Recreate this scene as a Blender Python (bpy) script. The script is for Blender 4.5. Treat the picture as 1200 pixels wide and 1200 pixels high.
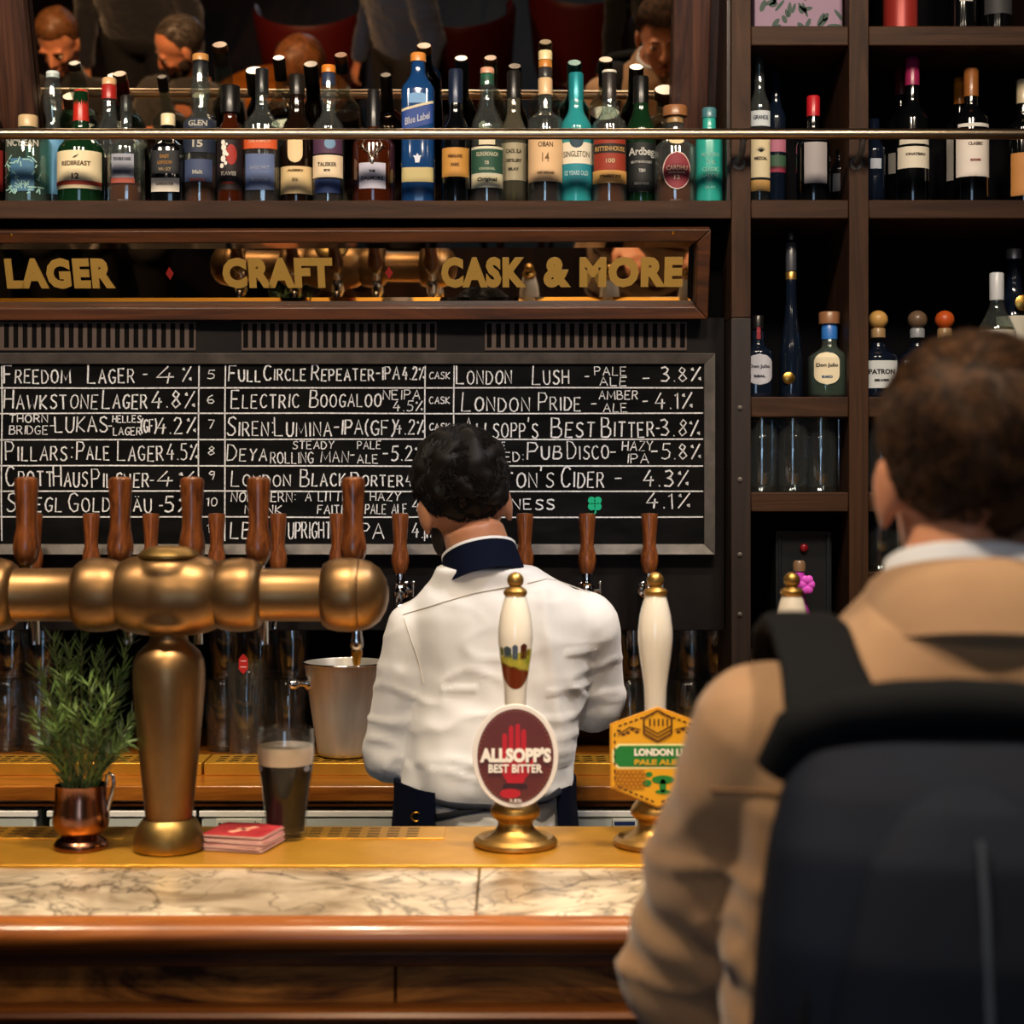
import bpy, bmesh, math, random
from mathutils import Vector, Matrix, noise, Euler
from mathutils.bvhtree import BVHTree
random.seed(7)
for o in list(bpy.data.objects):
    bpy.data.objects.remove(o)
SC = bpy.context.scene
COL = SC.collection
pi = math.pi

# ------------------------------------------------------------------ camera, world, lights, exposure
CAMZ, HOR, F = 1.66, 560.0, 2000.0
cam = bpy.data.cameras.new('camera')
cam.sensor_width = 36.0
cam.lens = 60.0
cam.shift_y = -40.0 / 1200.0
cam.clip_start = 0.05
cam.dof.use_dof = True
cam.dof.focus_distance = 3.3
cam.dof.aperture_fstop = 4.5
camo = bpy.data.objects.new('camera', cam)
camo.location = (0, 0, CAMZ)
camo.rotation_euler = (pi / 2, 0, 0)
COL.objects.link(camo)
SC.camera = camo

SC.view_settings.view_transform = 'Standard'
SC.view_settings.look = 'None'
SC.view_settings.gamma = 1.0
SC.view_settings.use_curve_mapping = False
SC.view_settings.exposure = 0.0
SC.cycles.max_bounces = 10
SC.cycles.transmission_bounces = 10
SC.cycles.transparent_max_bounces = 12
SC.cycles.glossy_bounces = 6
SC.cycles.caustics_reflective = False
SC.cycles.caustics_refractive = False
SC.cycles.sample_clamp_indirect = 6.0

world = bpy.data.worlds.new('world')
SC.world = world
world.use_nodes = True
world.node_tree.nodes['Background'].inputs[0].default_value = (0.9, 0.75, 0.6, 1)
world.node_tree.nodes['Background'].inputs[1].default_value = 0.02


def area(name, loc, target, size, energy, color, spread=180):
    l = bpy.data.lights.new(name, 'AREA')
    l.shape = 'RECTANGLE'
    l.size, l.size_y = size
    l.energy = energy
    l.color = color
    l.spread = math.radians(spread)
    o = bpy.data.objects.new(name, l)
    o.location = loc
    d = Vector(target) - Vector(loc)
    o.rotation_euler = d.to_track_quat('-Z', 'Y').to_euler()
    COL.objects.link(o)


def spot(name, loc, target, energy, color, angle=70, blend=.6, rad=.05):
    l = bpy.data.lights.new(name, 'SPOT')
    l.energy = energy
    l.color = color
    l.spot_size = math.radians(angle)
    l.spot_blend = blend
    l.shadow_soft_size = rad
    o = bpy.data.objects.new(name, l)
    o.location = loc
    d = Vector(target) - Vector(loc)
    o.rotation_euler = d.to_track_quat('-Z', 'Y').to_euler()
    COL.objects.link(o)


WARM = (1.0, 0.72, 0.45)
WARM2 = (1.0, 0.83, 0.64)
COOL = (0.50, 0.72, 1.0)
# daylight from the street windows behind the camera
area('street_window_daylight', (-0.3, -3.6, 1.5), (-0.3, 3, 1.5), (1.5, 1.7), 34, COOL)
# added warm fill behind the camera, brightens the back bar from the front
for x in (-1.2, .1, 1.4):
    spot('room_front_fill', (x, -.5, 3.1), (x * .6, 3.3, 1.5), 9, WARM2, 75, .8, .06)
# spotlights in the ceiling over the bar
for i, x in enumerate((-1.35, -0.8, -0.25, 0.3, 0.85)):
    spot('ceiling_spotlight', (x, 2.05, 3.05), (x * 1.02, 3.5, 2.15), 58, WARM2, 66, .7, .11)
for i, x in enumerate((-1.1, -0.35, 0.4)):
    spot('bar_spotlight', (x, 1.95, 3.05), (x, 2.36, 1.1), 135, (1, .80, .56), 58, .9, .05)
for x in (-1.0, -.55, .55):
    spot('back_bar_spotlight', (x, 2.45, 3.1), (x, 3.28, 1.1), 75, (1, .8, .56), 40, .8, .05)
spot('apron_fill_light', (-.35, .1, 3.1), (-.35, 2.2, 1.0), 60, (1, .78, .5), 42, .8, .06)  # added fill lamp, only there to brighten the oak apron
spot('barman_spotlight', (0.7, 2.5, 3.1), (-0.05, 3.0, 1.4), 78, (.96, .95, 1.0), 42, .6, .06)
spot('customer_spotlight', (0.75, 1.0, 3.05), (0.38, 1.5, 1.45), 95, (1, .82, .6), 60, .8, .08)
spot('customer_spotlight', (-0.55, 1.25, 3.05), (0.25, 1.5, 1.3), 130, (1, .82, .6), 50, .8, .08)
spot('drinkers_fill_light', (-1.6, 1.7, 2.9), (-1.55, .6, 1.1), 330, (1, .64, .36), 75, .8, .08)  # added fill lamps so the mirrored drinkers are lit
spot('drinkers_fill_light', (-0.5, 1.3, 2.9), (-0.5, .1, .9), 80, (1, .72, .45), 75, .8, .08)


# ------------------------------------------------------------------ materials
def lin(h):
    if isinstance(h, str):
        h = h.lstrip('#')
        c = [int(h[i:i + 2], 16) / 255 for i in (0, 2, 4)]
        return tuple(v / 12.92 if v <= .04045 else ((v + .055) / 1.055) ** 2.4 for v in c) + (1,)
    return tuple(h) + (1,) if len(h) == 3 else tuple(h)


MATS = {}


def M(name, col, rough=.5, metal=0., col2=None, nscale=8., stretch=(1, 1, 1), lohi=(.35, .65), bump=0., bscale=60.,
      trans=0., ior=1.45, coat=0., sheen=0., emit=0., alpha=1., detail=6., rough2=None, spec=.5):
    if name in MATS:
        return MATS[name]
    m = bpy.data.materials.new(name)
    m.use_nodes = True
    nt = m.node_tree
    b = nt.nodes['Principled BSDF']
    b.inputs['Base Color'].default_value = lin(col)
    b.inputs['Roughness'].default_value = rough
    b.inputs['Metallic'].default_value = metal
    b.inputs['IOR'].default_value = ior
    b.inputs['Transmission Weight'].default_value = trans
    b.inputs['Coat Weight'].default_value = coat
    b.inputs['Coat Roughness'].default_value = .12
    b.inputs['Sheen Weight'].default_value = sheen
    b.inputs['Specular IOR Level'].default_value = spec
    b.inputs['Alpha'].default_value = alpha
    if emit:
        b.inputs['Emission Color'].default_value = lin(col)
        b.inputs['Emission Strength'].default_value = emit
    tc = nt.nodes.new('ShaderNodeTexCoord')
    mp = nt.nodes.new('ShaderNodeMapping')
    mp.inputs['Scale'].default_value = stretch
    nt.links.new(tc.outputs['Object'], mp.inputs['Vector'])
    if col2:
        n = nt.nodes.new('ShaderNodeTexNoise')
        n.inputs['Scale'].default_value = nscale
        n.inputs['Detail'].default_value = detail
        n.inputs['Roughness'].default_value = .6
        nt.links.new(mp.outputs[0], n.inputs['Vector'])
        r = nt.nodes.new('ShaderNodeValToRGB')
        r.color_ramp.elements[0].position = lohi[0]
        r.color_ramp.elements[0].color = lin(col)
        r.color_ramp.elements[1].position = lohi[1]
        r.color_ramp.elements[1].color = lin(col2)
        nt.links.new(n.outputs['Fac'], r.inputs['Fac'])
        nt.links.new(r.outputs['Color'], b.inputs['Base Color'])
        if rough2 is not None:
            mr = nt.nodes.new('ShaderNodeMapRange')
            mr.inputs['To Min'].default_value = rough
            mr.inputs['To Max'].default_value = rough2
            nt.links.new(n.outputs['Fac'], mr.inputs['Value'])
            nt.links.new(mr.outputs[0], b.inputs['Roughness'])
    if bump:
        n2 = nt.nodes.new('ShaderNodeTexNoise')
        n2.inputs['Scale'].default_value = bscale
        n2.inputs['Detail'].default_value = 4
        nt.links.new(mp.outputs[0], n2.inputs['Vector'])
        bp = nt.nodes.new('ShaderNodeBump')
        bp.inputs['Strength'].default_value = bump
        bp.inputs['Distance'].default_value = .004
        nt.links.new(n2.outputs['Fac'], bp.inputs['Height'])
        nt.links.new(bp.outputs[0], b.inputs['Normal'])
    MATS[name] = m
    return m


def wood(name, c1, c2, axis='x', scale=14., rough=.35, coat=.3, ratio=12., dist=2.5, bump=.15):
    if name in MATS:
        return MATS[name]
    m = M(name, c1, rough, coat=coat, spec=.5 if coat else .2)
    nt = m.node_tree
    b = nt.nodes['Principled BSDF']
    mp = [n for n in nt.nodes if n.type == 'MAPPING'][0]
    s = [1, 1, 1]
    s['xyz'.index(axis)] = 1. / ratio
    mp.inputs['Scale'].default_value = s
    n = nt.nodes.new('ShaderNodeTexNoise')
    n.inputs['Scale'].default_value = scale
    n.inputs['Detail'].default_value = 8
    n.inputs['Roughness'].default_value = .65
    n.inputs['Distortion'].default_value = dist
    nt.links.new(mp.outputs[0], n.inputs['Vector'])
    r = nt.nodes.new('ShaderNodeValToRGB')
    r.color_ramp.elements[0].position = .36
    r.color_ramp.elements[0].color = lin(c1)
    r.color_ramp.elements[1].position = .66
    r.color_ramp.elements[1].color = lin(c2)
    nt.links.new(n.outputs['Fac'], r.inputs['Fac'])
    nt.links.new(r.outputs['Color'], b.inputs['Base Color'])
    bp = nt.nodes.new('ShaderNodeBump')
    bp.inputs['Strength'].default_value = bump
    bp.inputs['Distance'].default_value = .002
    nt.links.new(n.outputs['Fac'], bp.inputs['Height'])
    nt.links.new(bp.outputs[0], b.inputs['Normal'])
    MATS[name] = m
    return m


def glassm(name, col, rough=.02, refl=.07, haze=.05):
    """thin glass: clear through the middle, reflecting at the edges, a trace of haze"""
    if name in MATS:
        return MATS[name]
    m = bpy.data.materials.new(name)
    m.use_nodes = True
    nt = m.node_tree
    nt.nodes.remove(nt.nodes['Principled BSDF'])
    out = nt.nodes['Material Output']
    tr = nt.nodes.new('ShaderNodeBsdfTransparent')
    c = lin(col)
    tr.inputs[0].default_value = c
    gl = nt.nodes.new('ShaderNodeBsdfGlossy')
    gl.inputs['Roughness'].default_value = rough
    df = nt.nodes.new('ShaderNodeBsdfDiffuse')
    df.inputs[0].default_value = tuple(.5 + .5 * v for v in c[:3]) + (1,)
    lw = nt.nodes.new('ShaderNodeLayerWeight')
    lw.inputs[0].default_value = .5
    pw = nt.nodes.new('ShaderNodeMath')
    pw.operation = 'POWER'
    pw.inputs[1].default_value = 4.
    fr = nt.nodes.new('ShaderNodeMath')
    fr.operation = 'MULTIPLY_ADD'
    fr.inputs[1].default_value = .6
    fr.inputs[2].default_value = refl
    nt.links.new(lw.outputs['Facing'], pw.inputs[0])
    nt.links.new(pw.outputs[0], fr.inputs[0])
    m1 = nt.nodes.new('ShaderNodeMixShader')
    m2 = nt.nodes.new('ShaderNodeMixShader')
    mu = nt.nodes.new('ShaderNodeMath')
    mu.operation = 'MULTIPLY_ADD'
    mu.inputs[1].default_value = haze * 1.5
    mu.inputs[2].default_value = haze
    nt.links.new(lw.outputs['Facing'], mu.inputs[0])
    nt.links.new(mu.outputs[0], m1.inputs[0])
    nt.links.new(tr.outputs[0], m1.inputs[1])
    nt.links.new(df.outputs[0], m1.inputs[2])
    nt.links.new(fr.outputs[0], m2.inputs[0])
    nt.links.new(m1.outputs[0], m2.inputs[1])
    nt.links.new(gl.outputs[0], m2.inputs[2])
    nt.links.new(m2.outputs[0], out.inputs[0])
    MATS[name] = m
    return m


def marble():
    m = M('marble', '#d9cdbb', .22, coat=.2)
    nt = m.node_tree
    b = nt.nodes['Principled BSDF']
    mp = [n for n in nt.nodes if n.type == 'MAPPING'][0]
    base = nt.nodes.new('ShaderNodeTexNoise')
    base.inputs['Scale'].default_value = 7
    base.inputs['Detail'].default_value = 10
    base.inputs['Distortion'].default_value = .8
    nt.links.new(mp.outputs[0], base.inputs['Vector'])
    br = nt.nodes.new('ShaderNodeValToRGB')
    br.color_ramp.elements[0].position = .38
    br.color_ramp.elements[0].color = lin('#8f7c66')
    br.color_ramp.elements[1].position = .64
    br.color_ramp.elements[1].color = lin('#dccdb6')
    nt.links.new(base.outputs['Fac'], br.inputs['Fac'])
    prev = br.outputs['Color']
    for sc, w, dk in ((3.6, .013, '#3d352f'), (10., .020, '#5f5347')):
        v = nt.nodes.new('ShaderNodeTexNoise')
        v.inputs['Scale'].default_value = sc
        v.inputs['Detail'].default_value = 6
        v.inputs['Distortion'].default_value = .7
        nt.links.new(mp.outputs[0], v.inputs['Vector'])
        r = nt.nodes.new('ShaderNodeValToRGB')
        e = r.color_ramp.elements
        e[0].position = .5 - w
        e[0].color = (0, 0, 0, 1)
        e[1].position = .5 + w
        e[1].color = (0, 0, 0, 1)
        k = e.new(.5)
        k.color = (.75, .75, .75, 1)
        nt.links.new(v.outputs['Fac'], r.inputs['Fac'])
        mx = nt.nodes.new('ShaderNodeMix')
        mx.data_type = 'RGBA'
        mx.inputs['B'].default_value = lin(dk)
        nt.links.new(r.outputs['Color'], mx.inputs['Factor'])
        nt.links.new(prev, mx.inputs['A'])
        prev = mx.outputs['Result']
    nt.links.new(prev, b.inputs['Base Color'])
    return m


# ------------------------------------------------------------------ geometry builder
class G:
    def __init__(s):
        s.v = []
        s.f = []

    def add(s, v, f):
        n = len(s.v)
        s.v += [Vector(p) for p in v]
        s.f += [tuple(i + n for i in q) for q in f]
        return s

    def box(s, x0, x1, y0, y1, z0, z1):
        v = [(x, y, z) for x in (x0, x1) for y in (y0, y1) for z in (z0, z1)]
        f = [(0, 1, 3, 2), (4, 6, 7, 5), (0, 4, 5, 1), (2, 3, 7, 6), (0, 2, 6, 4), (1, 5, 7, 3)]
        return s.add(v, f)

    def lathe(s, prof, seg=32, c=(0, 0, 0), axis='z', shape=None, closed=False):
        """prof: list of (r, h). shape(theta, h) scales the radius"""
        n = len(s.v)
        rings = []
        for r, h in prof:
            if r < 1e-6:
                rings.append([len(s.v)])
                pts = [(0, 0, h)]
            else:
                rings.append(list(range(len(s.v), len(s.v) + seg)))
                pts = []
                for k in range(seg):
                    t = 2 * pi * k / seg
                    q = shape(t, h) if shape else 1.
                    qx, qy = q if isinstance(q, tuple) else (q, q)
                    pts.append((r * qx * math.cos(t), r * qy * math.sin(t), h))
            for p in pts:
                if axis == 'x':
                    p = (p[2], p[0], p[1])
                elif axis == 'y':
                    p = (p[0], p[2], p[1])
                s.v.append(Vector((p[0] + c[0], p[1] + c[1], p[2] + c[2])))
        fl = axis == 'y'
        pairs = list(zip(rings[:-1], rings[1:]))
        if closed:
            pairs.append((rings[-1], rings[0]))
        for a, b in pairs:
            if len(a) == 1 and len(b) == 1:
                continue
            for k in range(seg):
                k2 = (k + 1) % seg
                if len(a) == 1:
                    q = (a[0], b[k2], b[k])
                elif len(b) == 1:
                    q = (a[k], a[k2], b[0])
                else:
                    q = (a[k], a[k2], b[k2], b[k])
                s.f.append(q[::-1] if fl else q)
        if not closed:
            if len(rings[0]) > 1:
                s.f.append(tuple(rings[0]) if fl else tuple(reversed(rings[0])))
            if len(rings[-1]) > 1:
                s.f.append(tuple(reversed(rings[-1])) if fl else tuple(rings[-1]))
        return s

    def tube(s, pts, rad, seg=12, cap=True, flat=None):
        """tube along pts; rad number or list; entries may be (ra, rb) with rb along the reference direction flat"""
        pts = [Vector(p) for p in pts]
        if not isinstance(rad, (list, tuple)) or (len(rad) == 2 and len(pts) != 2):
            rad = [rad] * len(pts)
        n0 = len(s.v)
        ref = Vector(flat) if flat else None
        up = None
        for i, p in enumerate(pts):
            t = (pts[min(i + 1, len(pts) - 1)] - pts[max(i - 1, 0)]).normalized()
            if ref is not None:
                a = ref - t * ref.dot(t)
            elif up is None:
                a = t.orthogonal()
            else:
                a = up - t * up.dot(t)
            if a.length < 1e-6:
                a = t.orthogonal()
            a.normalize()
            up = a
            b = t.cross(a)
            r = rad[i]
            ra, rb = r if isinstance(r, (tuple, list)) else (r, r)
            for k in range(seg):
                th = 2 * pi * k / seg
                s.v.append(p + b * (ra * math.cos(th)) + a * (rb * math.sin(th)))
        for i in range(len(pts) - 1):
            for k in range(seg):
                k2 = (k + 1) % seg
                s.f.append((n0 + i * seg + k, n0 + (i + 1) * seg + k, n0 + (i + 1) * seg + k2, n0 + i * seg + k2)[::-1])
        if cap:
            s.f.append(tuple(n0 + k for k in range(seg))[::-1])
            e = n0 + (len(pts) - 1) * seg
            s.f.append(tuple(e + k for k in range(seg)))
        return s

    def ell(s, c, r, rot=None, nu=20, nv=12):
        c = Vector(c)
        n0 = len(s.v)
        R = rot.to_matrix() if rot is not None else Matrix.Identity(3)
        s.v.append(c + R @ Vector((0, 0, -r[2])))
        for i in range(1, nv):
            ph = -pi / 2 + pi * i / nv
            for k in range(nu):
                t = 2 * pi * k / nu
                s.v.append(c + R @ Vector((r[0] * math.cos(ph) * math.cos(t), r[1] * math.cos(ph) * math.sin(t), r[2] * math.sin(ph))))
        s.v.append(c + R @ Vector((0, 0, r[2])))
        for k in range(nu):
            k2 = (k + 1) % nu
            s.f.append((n0, n0 + 1 + k2, n0 + 1 + k))
            for i in range(nv - 2):
                a = n0 + 1 + i * nu
                s.f.append((a + k, a + k2, a + nu + k2, a + nu + k))
            a = n0 + 1 + (nv - 2) * nu
            s.f.append((a + k, a + k2, n0 + 1 + (nv - 1) * nu))
        return s

    def cap(s, p, q, r0, r1=None, seg=16, flat=None):
        """closed capsule with rounded ends; radii may be (ra, rb)"""
        p, q = Vector(p), Vector(q)
        r1 = r0 if r1 is None else r1
        t = (q - p).normalized()
        pr = lambda r: r if isinstance(r, (tuple, list)) else (r, r)
        P, R = [], []
        for i in range(4):
            a = pi / 2 * i / 4
            k = math.sin(a + .12)
            P.append(p - t * (min(pr(r0)) * math.cos(a)))
            R.append(tuple(v * k for v in pr(r0)))
        for i in range(5):
            f = i / 4
            P.append(p.lerp(q, f))
            R.append(tuple(u * (1 - f) + v * f for u, v in zip(pr(r0), pr(r1))))
        for i in range(3, -1, -1):
            a = pi / 2 * i / 4
            k = math.sin(a + .12)
            P.append(q + t * (min(pr(r1)) * math.cos(a)))
            R.append(tuple(v * k for v in pr(r1)))
        return s.tube(P, R, seg, True, flat)

    def loft(s, rings, closed=True, caps=True):
        n0 = len(s.v)
        m = len(rings[0])
        for r in rings:
            s.v += [Vector(p) for p in r]
        for i in range(len(rings) - 1):
            for k in range(m if closed else m - 1):
                k2 = (k + 1) % m
                s.f.append((n0 + i * m + k, n0 + i * m + k2, n0 + (i + 1) * m + k2, n0 + (i + 1) * m + k))
        if caps:
            s.f.append(tuple(n0 + k for k in range(m))[::-1])
            e = n0 + (len(rings) - 1) * m
            s.f.append(tuple(e + k for k in range(m)))
        return s

    def prism(s, out, y0, y1):
        """outline of (x, z) extruded along y; counter-clockwise seen from -y"""
        n0 = len(s.v)
        m = len(out)
        s.v += [Vector((x, y0, z)) for x, z in out] + [Vector((x, y1, z)) for x, z in out]
        s.f.append(tuple(n0 + k for k in range(m)))
        s.f.append(tuple(n0 + m + k for k in range(m))[::-1])
        for k in range(m):
            k2 = (k + 1) % m
            s.f.append((n0 + k, n0 + m + k, n0 + m + k2, n0 + k2))
        return s

    def xf(s, mtx, start=0):
        for i in range(start, len(s.v)):
            s.v[i] = mtx @ s.v[i]
        return s

    def move(s, x, y, z):
        return s.xf(Matrix.Translation((x, y, z)))


def mesh_of(g, name, ang=40, fix=True):
    me = bpy.data.meshes.new(name)
    me.from_pydata([tuple(v) for v in g.v], [], g.f)
    if fix:
        bm = bmesh.new()
        bm.from_mesh(me)
        bmesh.ops.recalc_face_normals(bm, faces=bm.faces)
        bm.to_mesh(me)
        bm.free()
    me.polygons.foreach_set('use_smooth', [True] * len(me.polygons))
    try:
        me.set_sharp_from_angle(angle=math.radians(ang))
    except Exception:
        pass
    return me


def remesh(g, name, voxel, smooth=6, fac=.5):
    me = mesh_of(g, name)
    o = bpy.data.objects.new('tmp', me)
    COL.objects.link(o)
    m = o.modifiers.new('r', 'REMESH')
    m.mode = 'VOXEL'
    m.voxel_size = voxel
    m.use_smooth_shade = True
    if smooth:
        s = o.modifiers.new('s', 'SMOOTH')
        s.iterations = smooth
        s.factor = fac
    dg = bpy.context.evaluated_depsgraph_get()
    out = bpy.data.meshes.new_from_object(o.evaluated_get(dg), depsgraph=dg)
    bpy.data.objects.remove(o)
    bpy.data.meshes.remove(me)
    out.name = name
    out.polygons.foreach_set('use_smooth', [True] * len(out.polygons))
    return out


def tag(o, label=None, cat=None, group=None, kind=None):
    if label:
        o['label'] = label
    if cat:
        o['category'] = cat
    if group:
        o['group'] = group
    if kind:
        o['kind'] = kind
    return o


def obj(name, g, mat, parent=None, ang=40, bevel=0., label=None, fix=True):
    me = g if isinstance(g, bpy.types.Mesh) else mesh_of(g, name, ang, fix)
    o = bpy.data.objects.new(name, me)
    me.materials.clear()
    me.materials.append(mat)
    if parent:
        o.parent = parent
    if bevel:
        b = o.modifiers.new('bevel', 'BEVEL')
        b.width = bevel
        b.segments = 2
        b.limit_method = 'ANGLE'
        b.angle_limit = math.radians(40)
    if label:
        o['label'] = label
    COL.objects.link(o)
    return o


def thing(name, label, cat, loc=(0, 0, 0), rz=0., group=None):
    o = bpy.data.objects.new(name, None)
    o.empty_display_size = .05
    o.location = loc
    o.rotation_euler = (0, 0, rz)
    COL.objects.link(o)
    return tag(o, label, cat, group)


def struct(name, g, mat, bevel=0.):
    return tag(obj(name, g, mat, bevel=bevel), kind='structure')


def kids(o):
    return [c for c in bpy.data.objects if c.parent == o]


def copy_tree(o, parent=None):
    c = o.copy()
    COL.objects.link(c)
    if parent:
        c.parent = parent
    for ch in kids(o):
        copy_tree(ch, c)
    return c


def X(px, d):
    return (px - 600.) / F * d


def Z(py, d):
    return CAMZ - (py - HOR) / F * d


# ------------------------------------------------------------------ lettering
def text_g(s, size, bold=0., space=1., depth=.0004):
    cu = bpy.data.curves.new('t', 'FONT')
    cu.body = s
    cu.size = size
    cu.offset = bold
    cu.space_character = space
    cu.align_x = 'CENTER'
    cu.extrude = depth
    cu.resolution_u = 3
    o = bpy.data.objects.new('t', cu)
    COL.objects.link(o)
    dg = bpy.context.evaluated_depsgraph_get()
    me = bpy.data.meshes.new_from_object(o.evaluated_get(dg))
    g = G()
    # text lies in xy facing +z: stand it up so that it faces -y
    g.add([(v.co.x, -v.co.z, v.co.y) for v in me.vertices], [tuple(p.vertices) for p in me.polygons])
    bpy.data.objects.remove(o)
    bpy.data.curves.remove(cu)
    bpy.data.meshes.remove(me)
    return g


def fit(g, x0, x1, z0, z1=None):
    xs = [v.x for v in g.v]
    zs = [v.z for v in g.v]
    if not xs:
        return g
    sx = (x1 - x0) / max(max(xs) - min(xs), 1e-6)
    sz = sx if z1 is None else (z1 - z0) / max(max(zs) - min(zs), 1e-6)
    mx, mz = min(xs), min(zs)
    for v in g.v:
        v.x = x0 + (v.x - mx) * sx
        v.z = z0 + (v.z - mz) * sz
    return g


STROKES = {
 'A': [[(0, 0), (.28, 1), (.55, 0)], [(.1, .38), (.46, .38)]],
 'B': [[(0, 0), (0, 1), (.35, .95), (.4, .75), (.3, .55), (0, .52)], [(.3, .55), (.5, .4), (.5, .15), (.35, 0), (0, 0)]],
 'C': [[(.5, .85), (.35, 1), (.15, .92), (.02, .6), (.05, .25), (.2, .02), (.38, .02), (.52, .18)]],
 'D': [[(0, 0), (0, 1), (.3, .92), (.5, .6), (.48, .3), (.3, .04), (0, 0)]],
 'E': [[(.45, 1), (0, 1), (0, 0), (.47, 0)], [(0, .52), (.36, .52)]],
 'F': [[(.46, 1), (0, 1), (0, 0)], [(0, .52), (.36, .52)]],
 'G': [[(.5, .85), (.33, 1), (.12, .9), (0, .55), (.07, .18), (.25, 0), (.45, .08), (.5, .42), (.28, .42)]],
 'H': [[(0, 0), (0, 1)], [(.48, 0), (.48, 1)], [(0, .5), (.48, .5)]],
 'I': [[(.05, 0), (.05, 1)]],
 'J': [[(.4, 1), (.4, .2), (.28, 0), (.1, .02), (0, .2)]],
 'K': [[(0, 0), (0, 1)], [(.46, 1), (.02, .45), (.5, 0)]],
 'L': [[(0, 1), (0, 0), (.44, 0)]],
 'M': [[(0, 0), (.06, 1), (.36, .25), (.68, 1), (.74, 0)]],
 'N': [[(0, 0), (0, 1), (.5, 0), (.5, 1)]],
 'O': [[(.28, 1), (.08, .85), (0, .5), (.08, .14), (.28, 0), (.48, .14), (.56, .5), (.48, .86), (.28, 1)]],
 'P': [[(0, 0), (0, 1), (.35, .97), (.46, .75), (.34, .5), (0, .46)]],
 'R': [[(0, 0), (0, 1), (.33, .97), (.44, .75), (.32, .52), (0, .48)], [(.2, .5), (.5, 0)]],
 'S': [[(.46, .87), (.3, 1), (.08, .92), (.04, .7), (.2, .55), (.4, .42), (.46, .2), (.3, .02), (.1, .03), (0, .16)]],
 'T': [[(0, 1), (.52, 1)], [(.26, 1), (.26, 0)]],
 'U': [[(0, 1), (.02, .2), (.16, 0), (.34, 0), (.47, .2), (.48, 1)]],
 'V': [[(0, 1), (.26, 0), (.52, 1)]],
 'W': [[(0, 1), (.17, 0), (.36, .7), (.54, 0), (.72, 1)]],
 'X': [[(0, 1), (.5, 0)], [(.5, 1), (0, 0)]],
 'Y': [[(0, 1), (.25, .5), (.5, 1)], [(.25, .5), (.22, 0)]],
 'Z': [[(0, 1), (.46, 1), (0, 0), (.48, 0)]],
 'Ä': [[(0, 0), (.28, .9), (.55, 0)], [(.1, .35), (.46, .35)], [(.15, 1.05), (.18, 1.1)], [(.38, 1.05), (.41, 1.1)]],
 '0': [[(.24, 1), (.06, .8), (.02, .4), (.12, .05), (.3, .02), (.45, .3), (.44, .75), (.24, 1)]],
 '1': [[(.0, .8), (.14, 1), (.14, 0)]],
 '2': [[(.02, .8), (.15, 1), (.36, .95), (.42, .72), (.25, .4), (0, 0), (.48, .03)]],
 '3': [[(.03, .92), (.25, 1), (.4, .82), (.3, .6), (.14, .54), (.34, .46), (.45, .25), (.3, .02), (.02, .06)]],
 '4': [[(.3, 1), (0, .35), (.5, .38)], [(.36, .62), (.33, 0)]],
 '5': [[(.44, 1), (.08, 1), (.05, .6), (.28, .62), (.44, .42), (.4, .12), (.2, 0), (0, .08)]],
 '6': [[(.36, .98), (.12, .75), (.0, .35), (.1, .04), (.3, .02), (.42, .22), (.32, .45), (.06, .38)]],
 '7': [[(0, 1), (.45, 1), (.14, 0)]],
 '8': [[(.24, .55), (.06, .75), (.2, 1), (.38, .8), (.24, .55), (.03, .25), (.2, 0), (.43, .22), (.24, .55)]],
 '9': [[(.4, .7), (.2, .52), (.04, .72), (.18, .98), (.38, .9), (.4, .6), (.3, 0)]],
 '%': [[(.5, 1), (.05, 0)], [(.02, .8), (.1, .9), (.14, .76), (.02, .8)], [(.42, .2), (.52, .26), (.54, .1), (.42, .2)]],
 '-': [[(.05, .48), (.4, .5)]], '.': [[(.06, .02), (.1, .06)]], ':': [[(.06, .2), (.09, .25)], [(.06, .7), (.09, .76)]],
 '(': [[(.2, 1.1), (.03, .75), (.03, .25), (.2, -.1)]], ')': [[(.0, 1.1), (.17, .75), (.17, .25), (.0, -.1)]],
 "'": [[(.06, 1.05), (.02, .8)]], ' ': [],
}


def chalk_text(g, s, x0, x1, z0, h, y, w, rnd):
    """handwritten strokes laid on the plane at depth y, fitted to x0..x1; lower case letters are small capitals"""
    cur, runs = 0., []
    for ch in s:
        up = ch.upper()
        k = 1. if (ch == up) else .74
        st = STROKES.get(up, [])
        wd = max([p[0] for l in st for p in l] or [.3]) * (.8 + .2 * k) if st else .3
        kk = k if st else 1
        runs.append((st, cur, kk))
        cur += wd * kk + .2
    cur -= .2
    sx = (x1 - x0) / max(cur, .05)
    sx_l = sx
    for st, c, k in runs:
        dz = rnd.uniform(-.03, .03) * h
        sl = rnd.uniform(-.04, .08)
        for line in st:
            pts = [(x0 + (c + (px * k) + sl * pz * k) * sx_l, z0 + dz + pz * k * h) for px, pz in line]
            ribbon(g, pts, y, w * rnd.uniform(.8, 1.15))


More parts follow.
